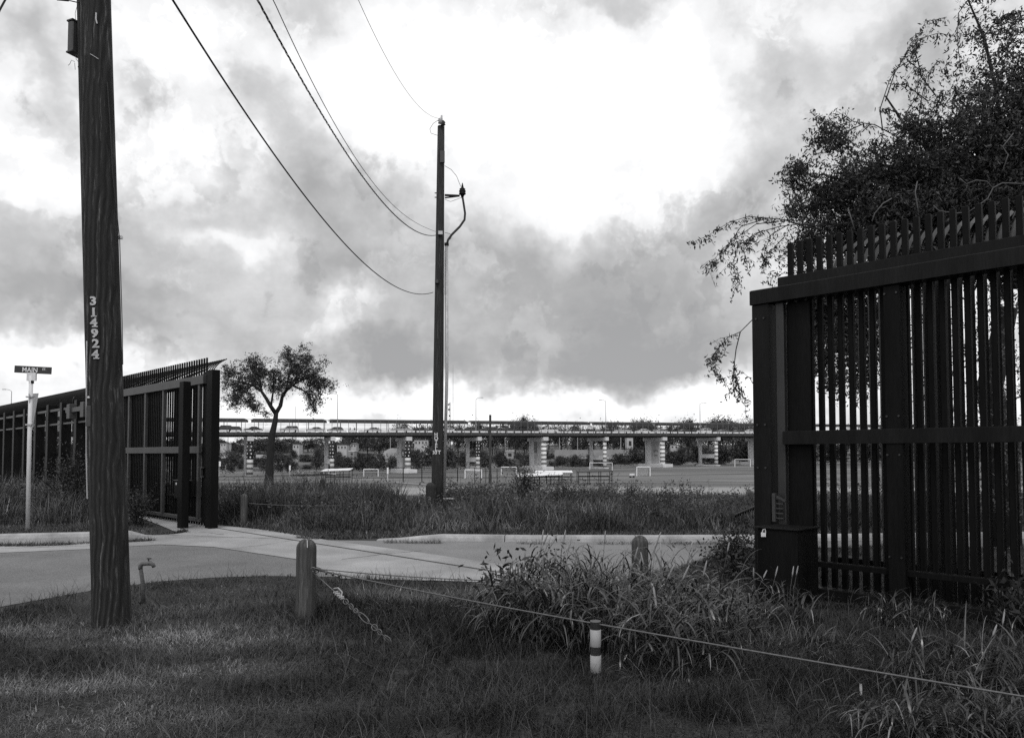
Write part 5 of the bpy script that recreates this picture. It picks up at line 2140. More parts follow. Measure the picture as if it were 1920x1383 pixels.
m = MB()
m.tube([Vector((tb.x - .3, tb.y, tb.z - .3)), T3(505, 893), T3(506, 865), T3(508, 845), T3(510, 815), T3(516, 790), T3(518, 772)], [.42, .32, .27, .29, .24, .19, .16], 12)
LIMBS = [
    [(517, 775, 0), (508, 762, -.3), (500, 748, -.5), (490, 733, -.6), (474, 722, -.9), (452, 716, -1.0), (432, 712, -1.2)],
    [(518, 773, 0), (526, 760, .2), (529, 744, .3), (536, 733, .3), (548, 722, .4), (566, 712, .5), (588, 706, .6)],
    [(490, 733, -.6), (488, 716, -.2), (480, 695, .3), (476, 675, .4)],
    [(536, 733, .3), (540, 712, .9), (546, 690, 1.2), (545, 670, 1.2)],
    [(548, 722, .4), (575, 735, 1.0), (592, 752, 1.1)],
    [(508, 762, -.3), (512, 735, .8), (513, 712, 1.4), (512, 695, 1.5)],
    [(474, 722, -.9), (452, 735, -1.6), (440, 752, -1.8)],
    [(529, 744, .3), (560, 700, -1.4), (580, 682, -1.6)],
]
for k, L_ in enumerate(LIMBS):
    n_ = len(L_)
    r0 = .17 if k < 2 else .09
    m.tube([T3(*q) for q in L_], [r0 * (1 - .75 * i / (n_ - 1)) for i in range(n_)], 7)
m.build('trunk', 'bark', ft, True)
CL = [(448, 716, 28, 20), (434, 704, 16, 16), (470, 696, 26, 26), (478, 674, 14, 14), (492, 700, 20, 22), (508, 716, 16, 18), (516, 700, 14, 14), (546, 682, 26, 24), (544, 664, 10, 10), (572, 678, 22, 22), (558, 706, 30, 18), (590, 702, 24, 22),
      (608, 714, 14, 12), (596, 732, 16, 20), (588, 758, 10, 16), (432, 758, 18, 8), (446, 736, 22, 12), (470, 742, 20, 16), (484, 760, 14, 12), (500, 770, 12, 6), (422, 718, 10, 8), (576, 738, 16, 12), (428, 688, 6, 8), (530, 722, 14, 14), (618, 716, 6, 6), (566, 664, 8, 8)]
pts, shd = [], []
for (cx, cy, rx, ry) in CL:
    n_ = int(rx * ry * 3.2)
    c = T3(cx, cy)
    k = FPX / TY_
    # twigs hang from random points; leaves string along them
    nt = max(4, n_ // 11)
    ns_ = max(3, nt // 9)
    sc_ = rngT.normal(0, .52, (ns_, 3)) * np.array([rx / k, rx / k * 1.1, ry / k])
    o_ = sc_[rngT.integers(0, ns_, nt)] + rngT.normal(0, .13, (nt, 3))
    dv = rngT.normal(0, 1, (nt, 3)) * np.array([.6, .6, .35]); dv[:, 2] -= .45
    s_ = rngT.uniform(.65, 1.4, nt)
    for j in range(11):
        p = np.array(c) + o_ + dv * (j / 11 * .75) + rngT.normal(0, .07, (nt, 3))
        pts.append(p); shd.append(s_ * rngT.uniform(.8, 1.2, nt))
P = np.concatenate(pts)
V, Q, T, S = leaves(P, .19, .06, np.concatenate(shd), rngT, .4)
npmesh('crown', V, Q, 'leaf', ft, shade=S)

# ------------------------------------------------------------------ big willow-like tree behind the near gate
WY = 13.5
wb = Vector((8.6, WY + .6, 0))
wt = thing('tree', wb, 'large dark drooping tree rising behind the near gate at right', 'tree')
rngW = np.random.default_rng(9)


def W3(px, py, dy=0.0):
    return at(px, py, WY + dy)


m = MB()
m.tube([wb + Vector((0, 0, -.3)), wb + Vector((.05, 0, 1.4)), wb + Vector((-.1, .1, 2.8)), wb + Vector((.2, 0, 4.2))], [.30, .26, .22, .16], 12)
WL = [[(1890, 560, .6), (1820, 470, .3), (1740, 400, 0), (1660, 370, -.2), (1600, 345, -.3), (1540, 325, -.3)],
      [(1905, 540, .6), (1890, 420, .8), (1880, 300, .8), (1870, 180, .6), (1845, 70, .5), (1815, 0, .4)],
      [(1900, 480, .6), (1830, 380, 1.2), (1760, 300, 1.4), (1700, 240, 1.2), (1660, 180, 1.0)],
      [(1740, 400, 0), (1660, 420, -.5), (1580, 420, -.6), (1510, 425, -.7)],
      [(1905, 520, .6), (1960, 380, .8), (2000, 250, .8)], [(1880, 300, .8), (1920, 200, 1.3), (1930, 100, 1.2)],
      [(1760, 300, 1.4), (1720, 330, .2), (1660, 310, 0), (1600, 300, -.2)]]
for k, L_ in enumerate(WL):
    n_ = len(L_)
    m.tube([W3(q[0], q[1], q[2] + .7) for q in L_], [(.075 if k < 3 else .035) * (1 - .8 * i / (n_ - 1)) for i in range(n_)], 6)
m.build('trunk', 'bark', wt, True)
WC = [(1900, 330, 110, 90, .75), (1780, 310, 100, 75, .7), (1850, 235, 100, 60, .5), (1690, 330, 80, 55, .65), (1610, 352, 60, 40, .8), (1535, 375, 34, 34, .5), (1900, 150, 70, 60, .26), (1880, 60, 60, 60, .12), (1570, 425, 60, 32, .6),
      (1497, 325, 16, 26, .9), (1490, 385, 18, 16, .5), (1545, 245, 20, 16, .7), (1572, 262, 22, 20, .7), (1760, 400, 110, 50, .95), (1650, 415, 80, 42, .9), (1725, 245, 40, 30, .55), (1900, 430, 90, 60, 1.0), (1800, 165, 40, 40, .12),
      (1510, 450, 26, 40, .55), (1960, 250, 80, 200, .45), (1850, 420, 80, 60, 1.0), (1800, 480, 110, 45, .8), (1660, 470, 90, 30, .55), (1570, 540, 70, 50, .75), (1600, 620, 80, 60, .6), (1540, 600, 50, 60, .6), (1580, 690, 70, 40, .45)]
pts, shd = [], []
kpx = FPX / WY
for (cx, cy, rx, ry, de) in WC:
    nt = int(rx * ry * .36 * de) + 8
    ns_ = max(3, nt // 11)
    sc_ = rngW.normal(0, .55, (ns_, 3)) * np.array([rx / kpx, min(.95, rx / kpx), ry / kpx])
    o_ = sc_[rngW.integers(0, ns_, nt)] + rngW.normal(0, .085, (nt, 3))
    dv = rngW.normal(0, 1, (nt, 3)) * np.array([.5, .5, .35]); dv[:, 2] -= .35
    s_ = rngW.uniform(.5, 1.5, nt)
    c = W3(cx, cy, .5)
    for j in range(9):
        p = np.array(c) + o_ + dv * (j / 9 * .34) + rngW.normal(0, .018, (nt, 3))
        pts.append(p); shd.append(s_ * rngW.uniform(.8, 1.25, nt))
# leafy trailers low down behind the pickets
nt = 900
o_ = np.stack([rngW.uniform(W3(1690, 700).x, W3(2050, 700).x, nt), rngW.uniform(WY - 1.5, WY + 1.2, nt), rngW.uniform(.9, 4.2, nt)], 1)
s_ = rngW.uniform(1.0, 3.0, nt)
dv = rngW.normal(0, .35, (nt, 3)); dv[:, 2] -= .8
for j in range(9):
    pts.append(o_ + dv * (j / 9 * .4) + rngW.normal(0, .015, (nt, 3))); shd.append(s_)
P = np.concatenate(pts)
V, Q, T, S = leaves(P, .082, .026, np.concatenate(shd), rngW, .5)
npmesh('crown', V, Q, 'leaf', wt, shade=S)
# separate sprays against the sky
SPR = [
    [(1540, 430), (1505, 424), (1470, 412), (1440, 409), (1402, 406), (1365, 418), (1330, 440), (1296, 456)],
    [(1540, 425), (1500, 420), (1460, 425), (1415, 438), (1384, 462), (1374, 495), (1379, 515), (1385, 536)],
    [(1460, 415), (1418, 420), (1392, 438), (1360, 462), (1340, 485), (1318, 508)],
    [(1440, 409), (1390, 424), (1372, 450), (1352, 480), (1334, 505)],
    [(1430, 432), (1408, 445), (1395, 470), (1402, 500)], [(1480, 420), (1446, 440), (1434, 470), (1431, 498)],
    [(1470, 445), (1455, 460), (1438, 480), (1432, 500)],
    [(1425, 585), (1400, 610), (1388, 622), (1365, 632), (1348, 652), (1340, 678), (1345, 700), (1355, 712)],
    [(1388, 622), (1380, 655), (1376, 690), (1382, 715), (1390, 735), (1399, 752)],
    [(1376, 690), (1374, 710), (1380, 748)], [(1348, 652), (1335, 668), (1330, 682)],
    [(1620, 340), (1580, 336), (1540, 327), (1515, 326), (1500, 308)], [(1540, 327), (1512, 350), (1498, 372), (1484, 392)],
    [(1670, 250), (1640, 234), (1600, 228), (1568, 208)], [(1620, 232), (1590, 245), (1560, 262), (1540, 262)],
    [(1655, 245), (1650, 205), (1668, 150), (1695, 108), (1720, 70), (1735, 42), (1775, 32)],
    [(1660, 190), (1680, 130), (1708, 112), (1718, 75), (1760, 62), (1795, 70)],
    [(1755, 180), (1728, 145), (1716, 95), (1722, 70)], [(1700, 112), (1720, 128), (1735, 130)],
    [(1860, 140), (1842, 70), (1820, 10), (1812, -30)], [(1842, 70), (1880, 30), (1910, 20), (1930, 25)],
    [(1815, 0), (1797, 25), (1795, 70), (1800, 120)], [(1870, 160), (1890, 90), (1915, 40)],
    [(1720, 250), (1725, 200), (1735, 150), (1760, 110)], [(1690, 215), (1665, 205), (1650, 205)],
    [(1740, 190), (1700, 160), (1672, 158)], [(1700, 210), (1720, 180), (1722, 130)],
]
m = MB()
pts, shd = [], []
dirs = []
for k, L_ in enumerate(SPR):
    dy = -.6 + .25 * (k % 4)
    q = [W3(a, b, dy) for a, b in L_]
    fine = []
    for i in range(len(q) - 1):
        for j in range(6):
            fine.append(q[i].lerp(q[i + 1], j / 6))
    fine.append(q[-1])
    n_ = len(fine)
    m.tube(fine, [.011 * (1 - .75 * i / n_) for i in range(n_)], 4)
    for i in range(int(n_ * .35), n_):
        for _ in range(5):
            f = fine[i]
            pts.append((f.x + rngW.normal(0, .045), f.y + rngW.normal(0, .045), f.z - abs(rngW.normal(0, .055))))
            shd.append(rngW.uniform(.6, 1.2))
    # side twigs with hanging leaflets
    for i in range(int(n_ * .4), n_, 4):
        f = fine[i]
        e = f + Vector((rngW.normal(0, .14), rngW.normal(0, .14), -abs(rngW.normal(.16, .08))))
        m.tube([f, f.lerp(e, .5) + Vector((0, 0, .03)), e], .003, 3)
        for j in range(12):
            g_ = f.lerp(e, j / 11)
            pts.append((g_.x + rngW.normal(0, .02), g_.y + rngW.normal(0, .02), g_.z + rngW.normal(0, .02)))
            shd.append(rngW.uniform(.6, 1.2))
m.build('twigs', 'bark', wt)['kind'] = 'stuff'
V, Q, T, S = leaves(np.array(pts), .085, .024, np.array(shd), rngW, 1.0)
npmesh('spray_leaves', V, Q, 'leaf', wt, shade=S)
for L_ in ([(1925, 345), (1880, 343), (1862, 352), (1852, 372), (1835, 385), (1815, 398)], [(1925, 372), (1905, 395), (1898, 410)], [(1860, 352), (1850, 340), (1830, 338), (1812, 345), (1800, 335)], [(1720, 340), (1716, 360), (1720, 385), (1722, 400)],
           [(1815, 398), (1790, 400), (1760, 395), (1750, 385)], [(1672, 372), (1655, 382), (1640, 400), (1635, 415)], [(1900, 250), (1880, 275), (1890, 290), (1880, 320)], [(1590, 390), (1596, 410), (1602, 430)]):
    MB().tube([W3(a, b, -1.5) for a, b in L_], .009, 5).build('bare_twig', 'bark_pale', wt, True)

# ------------------------------------------------------------------ lawn, verge and weeds
def poly_y(px_pts, X, Y, side):
    """True where (X, Y) lies on the near side of the ground line given by pixel points"""
    P = sorted([tuple(gnd(a, b).xy) for a, b in px_pts])
    xs = [p[0] for p in P]; ysv = [p[1] for p in P]
    yl = np.interp(X, xs, ysv)
    return (Y < yl) if side == 'near' else (Y > yl)


edge = [q for q in NEAR_E if -800 < q[0] < 1450] + [(1435, 1025), (2100, 1022)]
rg = np.random.default_rng(31)


def in_view(X, Y, pad=.5):
    return np.abs(X) < Y * .645 + pad


def scatter(n, x0, x1, y0, y1):
    return rg.uniform(x0, x1, n), rg.uniform(y0, y1, n)


parts = []
# near lawn: short uneven turf, denser sampling close to the camera
for (y0, y1, dens, wd) in ((3.6, 6.2, 5200, .0042), (6.2, 8.6, 3900, .0055), (8.6, 16.0, 2300, .0075)):
    x1 = y1 * .65 + .4
    X, Y = scatter(int(dens * 2 * x1 * (y1 - y0) * (1.0 if y1 < 10 else .62)), -x1, x1, y0, y1)
    wob = (vnoise(X, Y, 1.3, 3) - .5) * .5 + (vnoise(X, Y, 5, 4) - .5) * .22
    k = in_view(X, Y) & poly_y(edge, X, Y + wob, 'near')
    gate_line = (X - OR.x) * FN.x + (Y - OR.y) * FN.y
    worn = vnoise(X, Y, 1.7, 51) * .55 + vnoise(X, Y, 4.5, 52) * .45
    k &= (worn < .60) | (rg.uniform(0, 1, len(X)) < .22)
    X, Y = X[k], Y[k]
    n = len(X)
    clump = vnoise(X, Y, 1.1, 1) * .5 + vnoise(X, Y, 2.9, 2) * .3 + vnoise(X, Y, 9.0, 5) * .2
    dry = np.zeros(n)
    for (px, py, rx, ry) in ((330, 1195, 1.2, .6), (215, 1345, .9, .35), (60, 1185, .8, .4), (430, 1120, .6, .7), (120, 1290, .7, .25), (600, 1330, .6, .2), (420, 1260, .6, .25)):
        c = gnd(px, py)
        dry = np.maximum(dry, np.exp(-(((X - c.x) / rx) ** 2 + ((Y - c.y) / ry) ** 2)))
    dry = np.clip(dry * (0.5 + vnoise(X, Y, 4.0, 8)), 0, 1)
    tall = np.zeros(n)
    for (px, py, rx, ry) in ((800, 1150, 1.2, 1.0), (650, 1130, .6, .4), (1500, 1250, 1.4, .8), (1150, 1330, 1.4, .4)):
        c = gnd(px, py)
        tall = np.maximum(tall, np.exp(-(((X - c.x) / rx) ** 2 + ((Y - c.y) / ry) ** 2)))
    h = (.025 + .10 * clump ** 2.2 * 2.0) * rg.uniform(.55, 1.5, n) * (1 - .45 * dry) * (1 + 1.3 * tall)
    big = vnoise(X, Y, .8, 14) * .6 + vnoise(X, Y, 2.1, 15) * .4
    sh = (.15 + 1.9 * big ** 2.0) * (.6 + .7 * clump) * rg.uniform(.5, 1.5, n) * (1 + 4.2 * dry) * np.where(rg.uniform(0, 1, n) < .07, 2.6, 1.0)
    sh = sh + dry * rg.uniform(.4, 2.4, n)
    B = np.stack([X, Y, tz(X, Y) + .004], 1)
    parts.append(blades(B, h, np.full(n, wd) * rg.uniform(.7, 1.4, n), rg.uniform(0, 6.283, n), np.abs(rg.normal(.75, .4, n)), np.abs(rg.normal(.8, .5, n)), sh, 2, rg))
# flattened dead thatch between the tufts
X, Y = scatter(60000, -7, 8, 3.7, 10.5)
k = in_view(X, Y) & poly_y(edge, X, Y + .1, 'near')
X, Y = X[k], Y[k]; n = len(X)
B = np.stack([X, Y, tz(X, Y) + .003], 1)
parts.append(blades(B, rg.uniform(.02, .07, n), np.full(n, .005), rg.uniform(0, 6.28, n), np.abs(rg.normal(1.25, .2, n)), np.abs(rg.normal(.2, .2, n)), rg.uniform(.3, 1.9, n) * (.5 + vnoise(X, Y, 2.0, 61)), 2, rg))
# long loose stems
X, Y = scatter(16000, -7, 8, 3.8, 11)
k = in_view(X, Y) & poly_y(edge, X, Y + .15, 'near')
X, Y = X[k], Y[k]; n = len(X)
B = np.stack([X, Y, tz(X, Y)], 1)
parts.append(blades(B, rg.uniform(.10, .30, n), np.full(n, .0038), rg.uniform(0, 6.28, n), np.abs(rg.normal(.4, .3, n)), np.abs(rg.normal(.9, .5, n)), rg.uniform(.8, 2.4, n), 4, rg))
V, Q, T, S = merge(parts)
tag(npmesh('lawn_grass', V, Q, 'grass', shade=S, tris=T), 'short uneven dark lawn in the foreground', 'grass', kind='stuff')

# verge beyond the street
parts = []
fareL = [(-700, 1030), (0, 1004), (165, 1000), (300, 1000), (360, 995)]
farR = [(440, 996), (560, 1007), (640, 1011), (720, 1008), (1000, 1007), (1420, 1006), (2100, 1000)]


def verge(n, x0, x1, y0, y1, hfun, wd, segs=2, up=.0):
    X, Y = scatter(n, x0, x1, y0, y1)
    wob = (vnoise(X, Y, .9, 6) - .5) * .5
    pxx = 960 + FPX * X / Y
    left = pxx < 400
    okL = poly_y(fareL, X, Y + wob, 'far')
    okR = poly_y(farR, X, Y + wob, 'far')
    # keep the gate opening and the ground right under the gate leaf clear
    sg_ = (X - OL.x) * FA.x + (Y - OL.y) * FA.y
    ng_ = (X - OL.x) * FN.x + (Y - OL.y) * FN.y
    clear = (ng_ > -.75) & (ng_ < .35) & (sg_ < 1.2) & (sg_ > -8.7)
    drive = (sg_ > -1.5) & (sg_ < 8) & (np.abs(ng_ + .3) < .9)
    ok = np.where(left, okL, okR) & in_view(X, Y, 1) & ~clear & ~drive
    X, Y = X[ok], Y[ok]
    n = len(X)
    H, sh = hfun(X, Y)
    keep = H > .02
    X, Y, H, sh = X[keep], Y[keep], H[keep], sh[keep]
    n = len(X)
    B = np.stack([X, Y, tz(X, Y)], 1)
    H = H * rg.uniform(.55, 1.25, n)
    return blades(B, H, np.full(n, wd) * rg.uniform(.6, 1.5, n), rg.uniform(0, 6.283, n), np.abs(rg.normal(.22, .2, n)), np.abs(rg.normal(.75, .45, n)), sh, segs, rg)


def edge_dist(X, Y):
    pxx = 960 + FPX * X / Y
    PL_ = sorted([tuple(gnd(a, b).xy) for a, b in fareL]); PR_ = sorted([tuple(gnd(a, b).xy) for a, b in farR])
    yl = np.where(pxx < 400, np.interp(X, [p[0] for p in PL_], [p[1] for p in PL_]), np.interp(X, [p[0] for p in PR_], [p[1] for p in PR_]))
    return Y - yl, pxx


def hw(X, Y):
    d, pxx = edge_dist(X, Y)
    cl = vnoise(X, Y, .55, 2) * .5 + vnoise(X, Y, 1.6, 7) * .5
    base = np.where(pxx < 400, .98, np.where(pxx < 760, .80, .60))
    start = np.where(pxx < 400, 2.1, np.where(pxx < 620, .7, .15))
    r_ = sstep(0, 1, (d - start) / np.where(pxx < 400, 1.2, 1.9))
    h = .07 + (base * (.15 + 1.25 * cl ** 1.5) * np.where(rg.uniform(0, 1, len(X)) < .06, 1.35, 1.0)) * r_
    # bare earth gap left of the middle pole and open ground at the right
    h = np.where((pxx > 735) & (pxx < 812) & (Y > 22.5), .10, h)
    h = np.where((pxx > 1150) & (Y > 24), h * .55, h)
    sh = (.3 + 1.4 * vnoise(X, Y, .9, 9) * vnoise(X, Y, 2.6, 19) * 2) * rg.uniform(.5, 1.6, len(X)) * np.where(rg.uniform(0, 1, len(X)) < .06, 2.6, 1)
    return h, sh


parts.append(verge(120000, -22, 22, 15, 22, hw, .017))
parts.append(verge(70000, -26, 24, 20, 31, hw, .024))
# short mown strip along the kerbs
parts.append(verge(90000, -14, 14, 14.6, 18.5, lambda X, Y: (np.where(edge_dist(X, Y)[0] < 2.4, .09, 0), rg.uniform(.6, 1.7, len(X))), .013))
# leafy stems standing up out of the weeds
X, Y = scatter(5200, -20, 18, 16.2, 27)
d, pxx = edge_dist(X, Y)
cl = vnoise(X, Y, .42, 23) * .6 + vnoise(X, Y, 1.5, 24) * .4
sg_ = (X - OL.x) * FA.x + (Y - OL.y) * FA.y
ng_ = (X - OL.x) * FN.x + (Y - OL.y) * FN.y
ok = (d > np.where(pxx < 400, 3.0, 2.0)) & in_view(X, Y, 1) & (cl > .45) & ~((ng_ > -1.2) & (ng_ < .6) & (sg_ > -8.7) & (sg_ < 1.5)) & ~((pxx > 735) & (pxx < 812) & (Y > 22))
X, Y, cl = X[ok], Y[ok], cl[ok]
n = len(X)
H = (.35 + 1.5 * (cl - .45)) * rg.uniform(.6, 1.35, n)
LX = rg.normal(0, .16, n); LY = rg.normal(0, .16, n)
lv, ls = [], []
s_ = rg.uniform(.4, 1.9, n)
for j in range(16):
    f = rg.uniform(.25, 1.0, n)
    lv.append(np.stack([X + LX * f * H + rg.normal(0, .05, n), Y + LY * f * H + rg.normal(0, .05, n), tz(X, Y) + H * f], 1))
    ls.append(s_ * rg.uniform(.6, 1.4, n))
parts.append(leaves(np.concatenate(lv), .085, .034, np.concatenate(ls), rg))
B = np.stack([X, Y, tz(X, Y)], 1)
parts.append(blades(B, H * 1.02, np.full(n, .014), np.arctan2(LY, LX), np.hypot(LX, LY), np.zeros(n), s_, 2, rg))
V, Q, T, S = merge(parts)
tag(npmesh('verge_weeds', V, Q, 'weeds', shade=S, tris=T), 'tall dark weeds and grass filling the verge beyond the street', 'weeds', kind='stuff')


# weeds rooted in the gutter and drifts of dead grass along the kerbs
parts = []
for L_, n in (([(-40, 1024), (60, 1024), (165, 1021), (290, 1014)], 2600), ([(720, 1018), (900, 1020), (1100, 1021), (1420, 1020)], 1800), ([(250, 1006), (330, 1001), (350, 997)], 900), ([(470, 997), (560, 1009), (640, 1013)], 1200)):
    P_ = [gnd(a, b) for a, b in L_]
    k = rg.integers(0, len(P_) - 1, n); f = rg.uniform(0, 1, n)
    px_ = np.array([p.x for p in P_]); py_ = np.array([p.y for p in P_])
    X = px_[k] + (px_[k + 1] - px_[k]) * f; Y = py_[k] + (py_[k + 1] - py_[k]) * f + rg.normal(0, .05, n)
    keep = vnoise(X, Y, 1.4, 33) > .42
    X, Y = X[keep], Y[keep]; n = len(X)
    parts.append(blades(np.stack([X, Y, np.full(n, .014)], 1), rg.uniform(.03, .13, n), np.full(n, .009), rg.uniform(0, 6.28, n), np.abs(rg.normal(.9, .4, n)), np.abs(rg.normal(.5, .3, n)), rg.uniform(.4, 2.2, n), 2, rg))
V, Q, T, S = merge(parts)
tag(npmesh('gutter_weeds', V, Q, 'weeds', shade=S, tris=T), 'thin drift of dead grass and weeds along the kerbs', 'weeds', kind='stuff')

# ------------------------------------------------------------------ plants one can tell apart
def grass_clump(name, spots, n, L_, wd, label, seed, heads=0, head_h=.9, lean=(.15, .25), curl=(1.75, .55), cat='grass clump'):
    r_ = np.random.default_rng(seed)
    cs = np.array([[gnd(a, b).x, gnd(a, b).y, rr] for a, b, rr in spots])
    k = r_.integers(0, len(cs), n)
    ang = r_.uniform(0, 6.283, n)
    rad = np.sqrt(r_.uniform(0, 1, n)) * cs[k, 2]
    B = np.stack([cs[k, 0] + np.cos(ang) * rad, cs[k, 1] + np.sin(ang) * rad, np.zeros(n)], 1)
    org = Vector((float(cs[:, 0].mean()), float(cs[:, 1].mean()), 0))
    t = thing(name, org, label, cat)
    az = ang + r_.normal(0, .7, n)
    V, Q, T, S = blades(B, L_ * r_.uniform(.45, 1.15, n), wd * r_.uniform(.6, 1.3, n), az, np.abs(r_.normal(*lean, n)) + rad / np.maximum(cs[k, 2], .05) * .35, np.abs(r_.normal(*curl, n)),
                        r_.uniform(.25, 1.3, n) * np.where(r_.uniform(0, 1, n) < .11, 4.2, 1), 6, r_)  # a few blades coloured much lighter, imitating glossy highlights
    npmesh('blades', V, Q, 'reed', t, S, T)
    for j in range(heads):
        q = r_.integers(0, len(cs))
        a = r_.uniform(0, 6.283); d = r_.uniform(0, cs[q, 2])
        f = Vector((cs[q, 0] + math.cos(a) * d, cs[q, 1] + math.sin(a) * d, 0))
        hh = head_h * r_.uniform(.75, 1.15)
        ln = Vector((r_.normal(.12, .16), r_.normal(0, .12), 0))
        top = f + Vector((0, 0, hh)) + ln * hh
        mid = f + Vector((0, 0, hh * .6)) + ln * hh * .35
        dv = (top - mid).normalized()
        m = MB(); m.tube([f, mid, top - dv * .1], .0025, 4); m.build('stem', 'reed_stem', t)
        m = MB(); m.tube([top - dv * .13, top - dv * .09, top - dv * .03, top], [.004, .0085, .0075, .002], 6); m.build('seed_head', 'seedhead', t, True)
    return t


gmat('reed_stem', 0.07, .2, 5, .6, .3)


def stalk_grass(name, spots, n, H, L_, wd, label, seed, heads=0, per=7, droop=1.9):
    """upright stems with long leaves that arch out and hang"""
    r_ = np.random.default_rng(seed)
    cs = np.array([[gnd(a, b).x, gnd(a, b).y, rr] for a, b, rr in spots])
    org = Vector((float(cs[:, 0].mean()), float(cs[:, 1].mean()), 0))
    t = thing(name, org, label, 'grass clump')
    w_ = cs[:, 2] ** 2
    k = r_.choice(len(cs), n, p=w_ / w_.sum())
    ang = r_.uniform(0, 6.283, n); rad = np.sqrt(r_.uniform(0, 1, n)) * cs[k, 2]
    B = np.stack([cs[k, 0] + np.cos(ang) * rad, cs[k, 1] + np.sin(ang) * rad, np.zeros(n)], 1)
    h = H * r_.uniform(.45, 1.1, n) * (1 - .35 * rad / cs[k, 2])
    az = ang + r_.normal(0, .8, n)
    ln = np.abs(r_.normal(.12, .12, n)) + .22 * rad / cs[k, 2]
    cu = np.abs(r_.normal(.18, .15, n))
    sh = r_.uniform(.5, 1.3, n)
    parts = [blades(B, h, np.full(n, .0055), az, ln, cu, sh, 4, r_)]
    for j in range(per):
        f = (j + .6 + r_.uniform(-.4, .4, n)) / per
        a = ln + cu * f * .6
        P = B + np.stack([np.sin(a) * np.cos(az), np.sin(a) * np.sin(az), np.cos(a)], 1) * (h * f)[:, None]
        keep = r_.uniform(0, 1, n) < .85
        m_ = int(keep.sum())
        la = r_.uniform(0, 6.283, m_)
        kink = np.where(r_.uniform(0, 1, m_) < .15, r_.uniform(.5, 1.2, m_), 0)
        tone = r_.uniform(.18, 1.05, m_) * np.where(r_.uniform(0, 1, m_) < .09, 5.0, 1) * sh[keep]  # random leaf tone; some leaves get highlights painted in as pale colour
        parts.append(blades(P[keep], L_ * r_.uniform(.45, 1.2, m_), wd * r_.uniform(.5, 1.25, m_), la, np.abs(r_.normal(.55, .25, m_)), np.abs(r_.normal(droop, .5, m_)) + kink, tone, 6, r_))
    # dead thatch at the foot
    q = n * 2
    kk = r_.choice(len(cs), q, p=w_ / w_.sum())
    an = r_.uniform(0, 6.283, q); rd = np.sqrt(r_.uniform(0, 1, q)) * cs[kk, 2] * 1.15
    TB = np.stack([cs[kk, 0] + np.cos(an) * rd, cs[kk, 1] + np.sin(an) * rd, np.full(q, .01)], 1)
    parts.append(blades(TB, r_.uniform(.08, .28, q), np.full(q, .006), r_.uniform(0, 6.283, q), np.abs(r_.normal(.9, .35, q)), np.abs(r_.normal(.6, .4, q)), r_.uniform(.3, 2.0, q), 3, r_))
    V, Q, T, S = merge(parts)
    npmesh('blades', V, Q, 'reed', t, S, T)
    for j in range(heads):
        q = r_.choice(len(cs), p=w_ / w_.sum())
        a = r_.uniform(0, 6.283); d = r_.uniform(0, cs[q, 2])
        f = Vector((cs[q, 0] + math.cos(a) * d, cs[q, 1] + math.sin(a) * d, 0))
        hh = H * r_.uniform(.95, 1.22)
        ln_ = Vector((r_.normal(.16, .16), r_.normal(0, .12), 0))
        top = f + Vector((0, 0, hh)) + ln_ * hh
        mid = f + Vector((0, 0, hh * .6)) + ln_ * hh * .35
        dv = (top - mid).normalized()
        MB().tube([f, mid, top - dv * .1], .0025, 4).build('stem', 'reed_stem', t)
        hl = r_.uniform(.09, .15)
        MB().tube([top - dv * hl, top - dv * hl * .7, top - dv * hl * .25, top], [.003, .0075, .0065, .002], 6).build('seed_head', 'seedhead', t, True)
    return t


stalk_grass('grass_clump', [(985, 1195, .32), (1050, 1180, .42), (1130, 1175, .48), (1210, 1180, .48), (1285, 1185, .38), (1030, 1208, .22), (1230, 1222, .30), (1310, 1230, .30), (1120, 1212, .26), (1215, 1250, .20), (1285, 1262, .20)], 680, .76, .42, .0150, 'big arching grass clump with seed heads round the banded marker post', 41, heads=30)
stalk_grass('grass_clump', [(1430, 1172, .26), (1485, 1165, .24), (1395, 1190, .2)], 60, .46, .34, .011, 'arching grass clump at the foot of the near gate box', 42, heads=5)
stalk_grass('grass_clump', [(1680, 1175, .20), (1735, 1170, .18)], 60, .36, .26, .011, 'small arching grass clump below the middle of the near gate', 43)
stalk_grass('grass_clump', [(1690, 1290, .2), (1760, 1290, .22), (1840, 1285, .25), (1905, 1265, .22)], 85, .40, .40, .010, 'loose arching grass clump behind the cable at lower right', 44, heads=3, per=6)
stalk_grass('grass_clump', [(1690, 1383, .22), (1800, 1390, .28), (1895, 1380, .25)], 120, .30, .30, .012, 'wide bladed grass clump in the lower right corner', 45, per=6)
grass_clump('grass_clump', [(1330, 1200, .4), (1420, 1225, .4), (1520, 1215, .4), (1280, 1270, .4)], 1500, .30, .005, 'thin loose grass between the big clump and the near gate', 46)
stalk_grass('grass_clump', [(1895, 1150, .2), (1930, 1160, .25)], 50, .55, .35, .012, 'arching grass clump at the foot of the near gate by the right edge', 47, heads=2)
grass_clump('grass_clump', [(320, 1142, .12), (290, 1150, .15)], 140, .16, .006, 'low tuft of pale curled grass beside the garden tap', 48)
grass_clump('grass_clump', [(880, 1130, .5), (780, 1140, .5), (700, 1130, .35)], 2200, .24, .0045, 'soft rough grass between the lawn bollard and the big clump', 49, lean=(.3, .35), curl=(.9, .5))


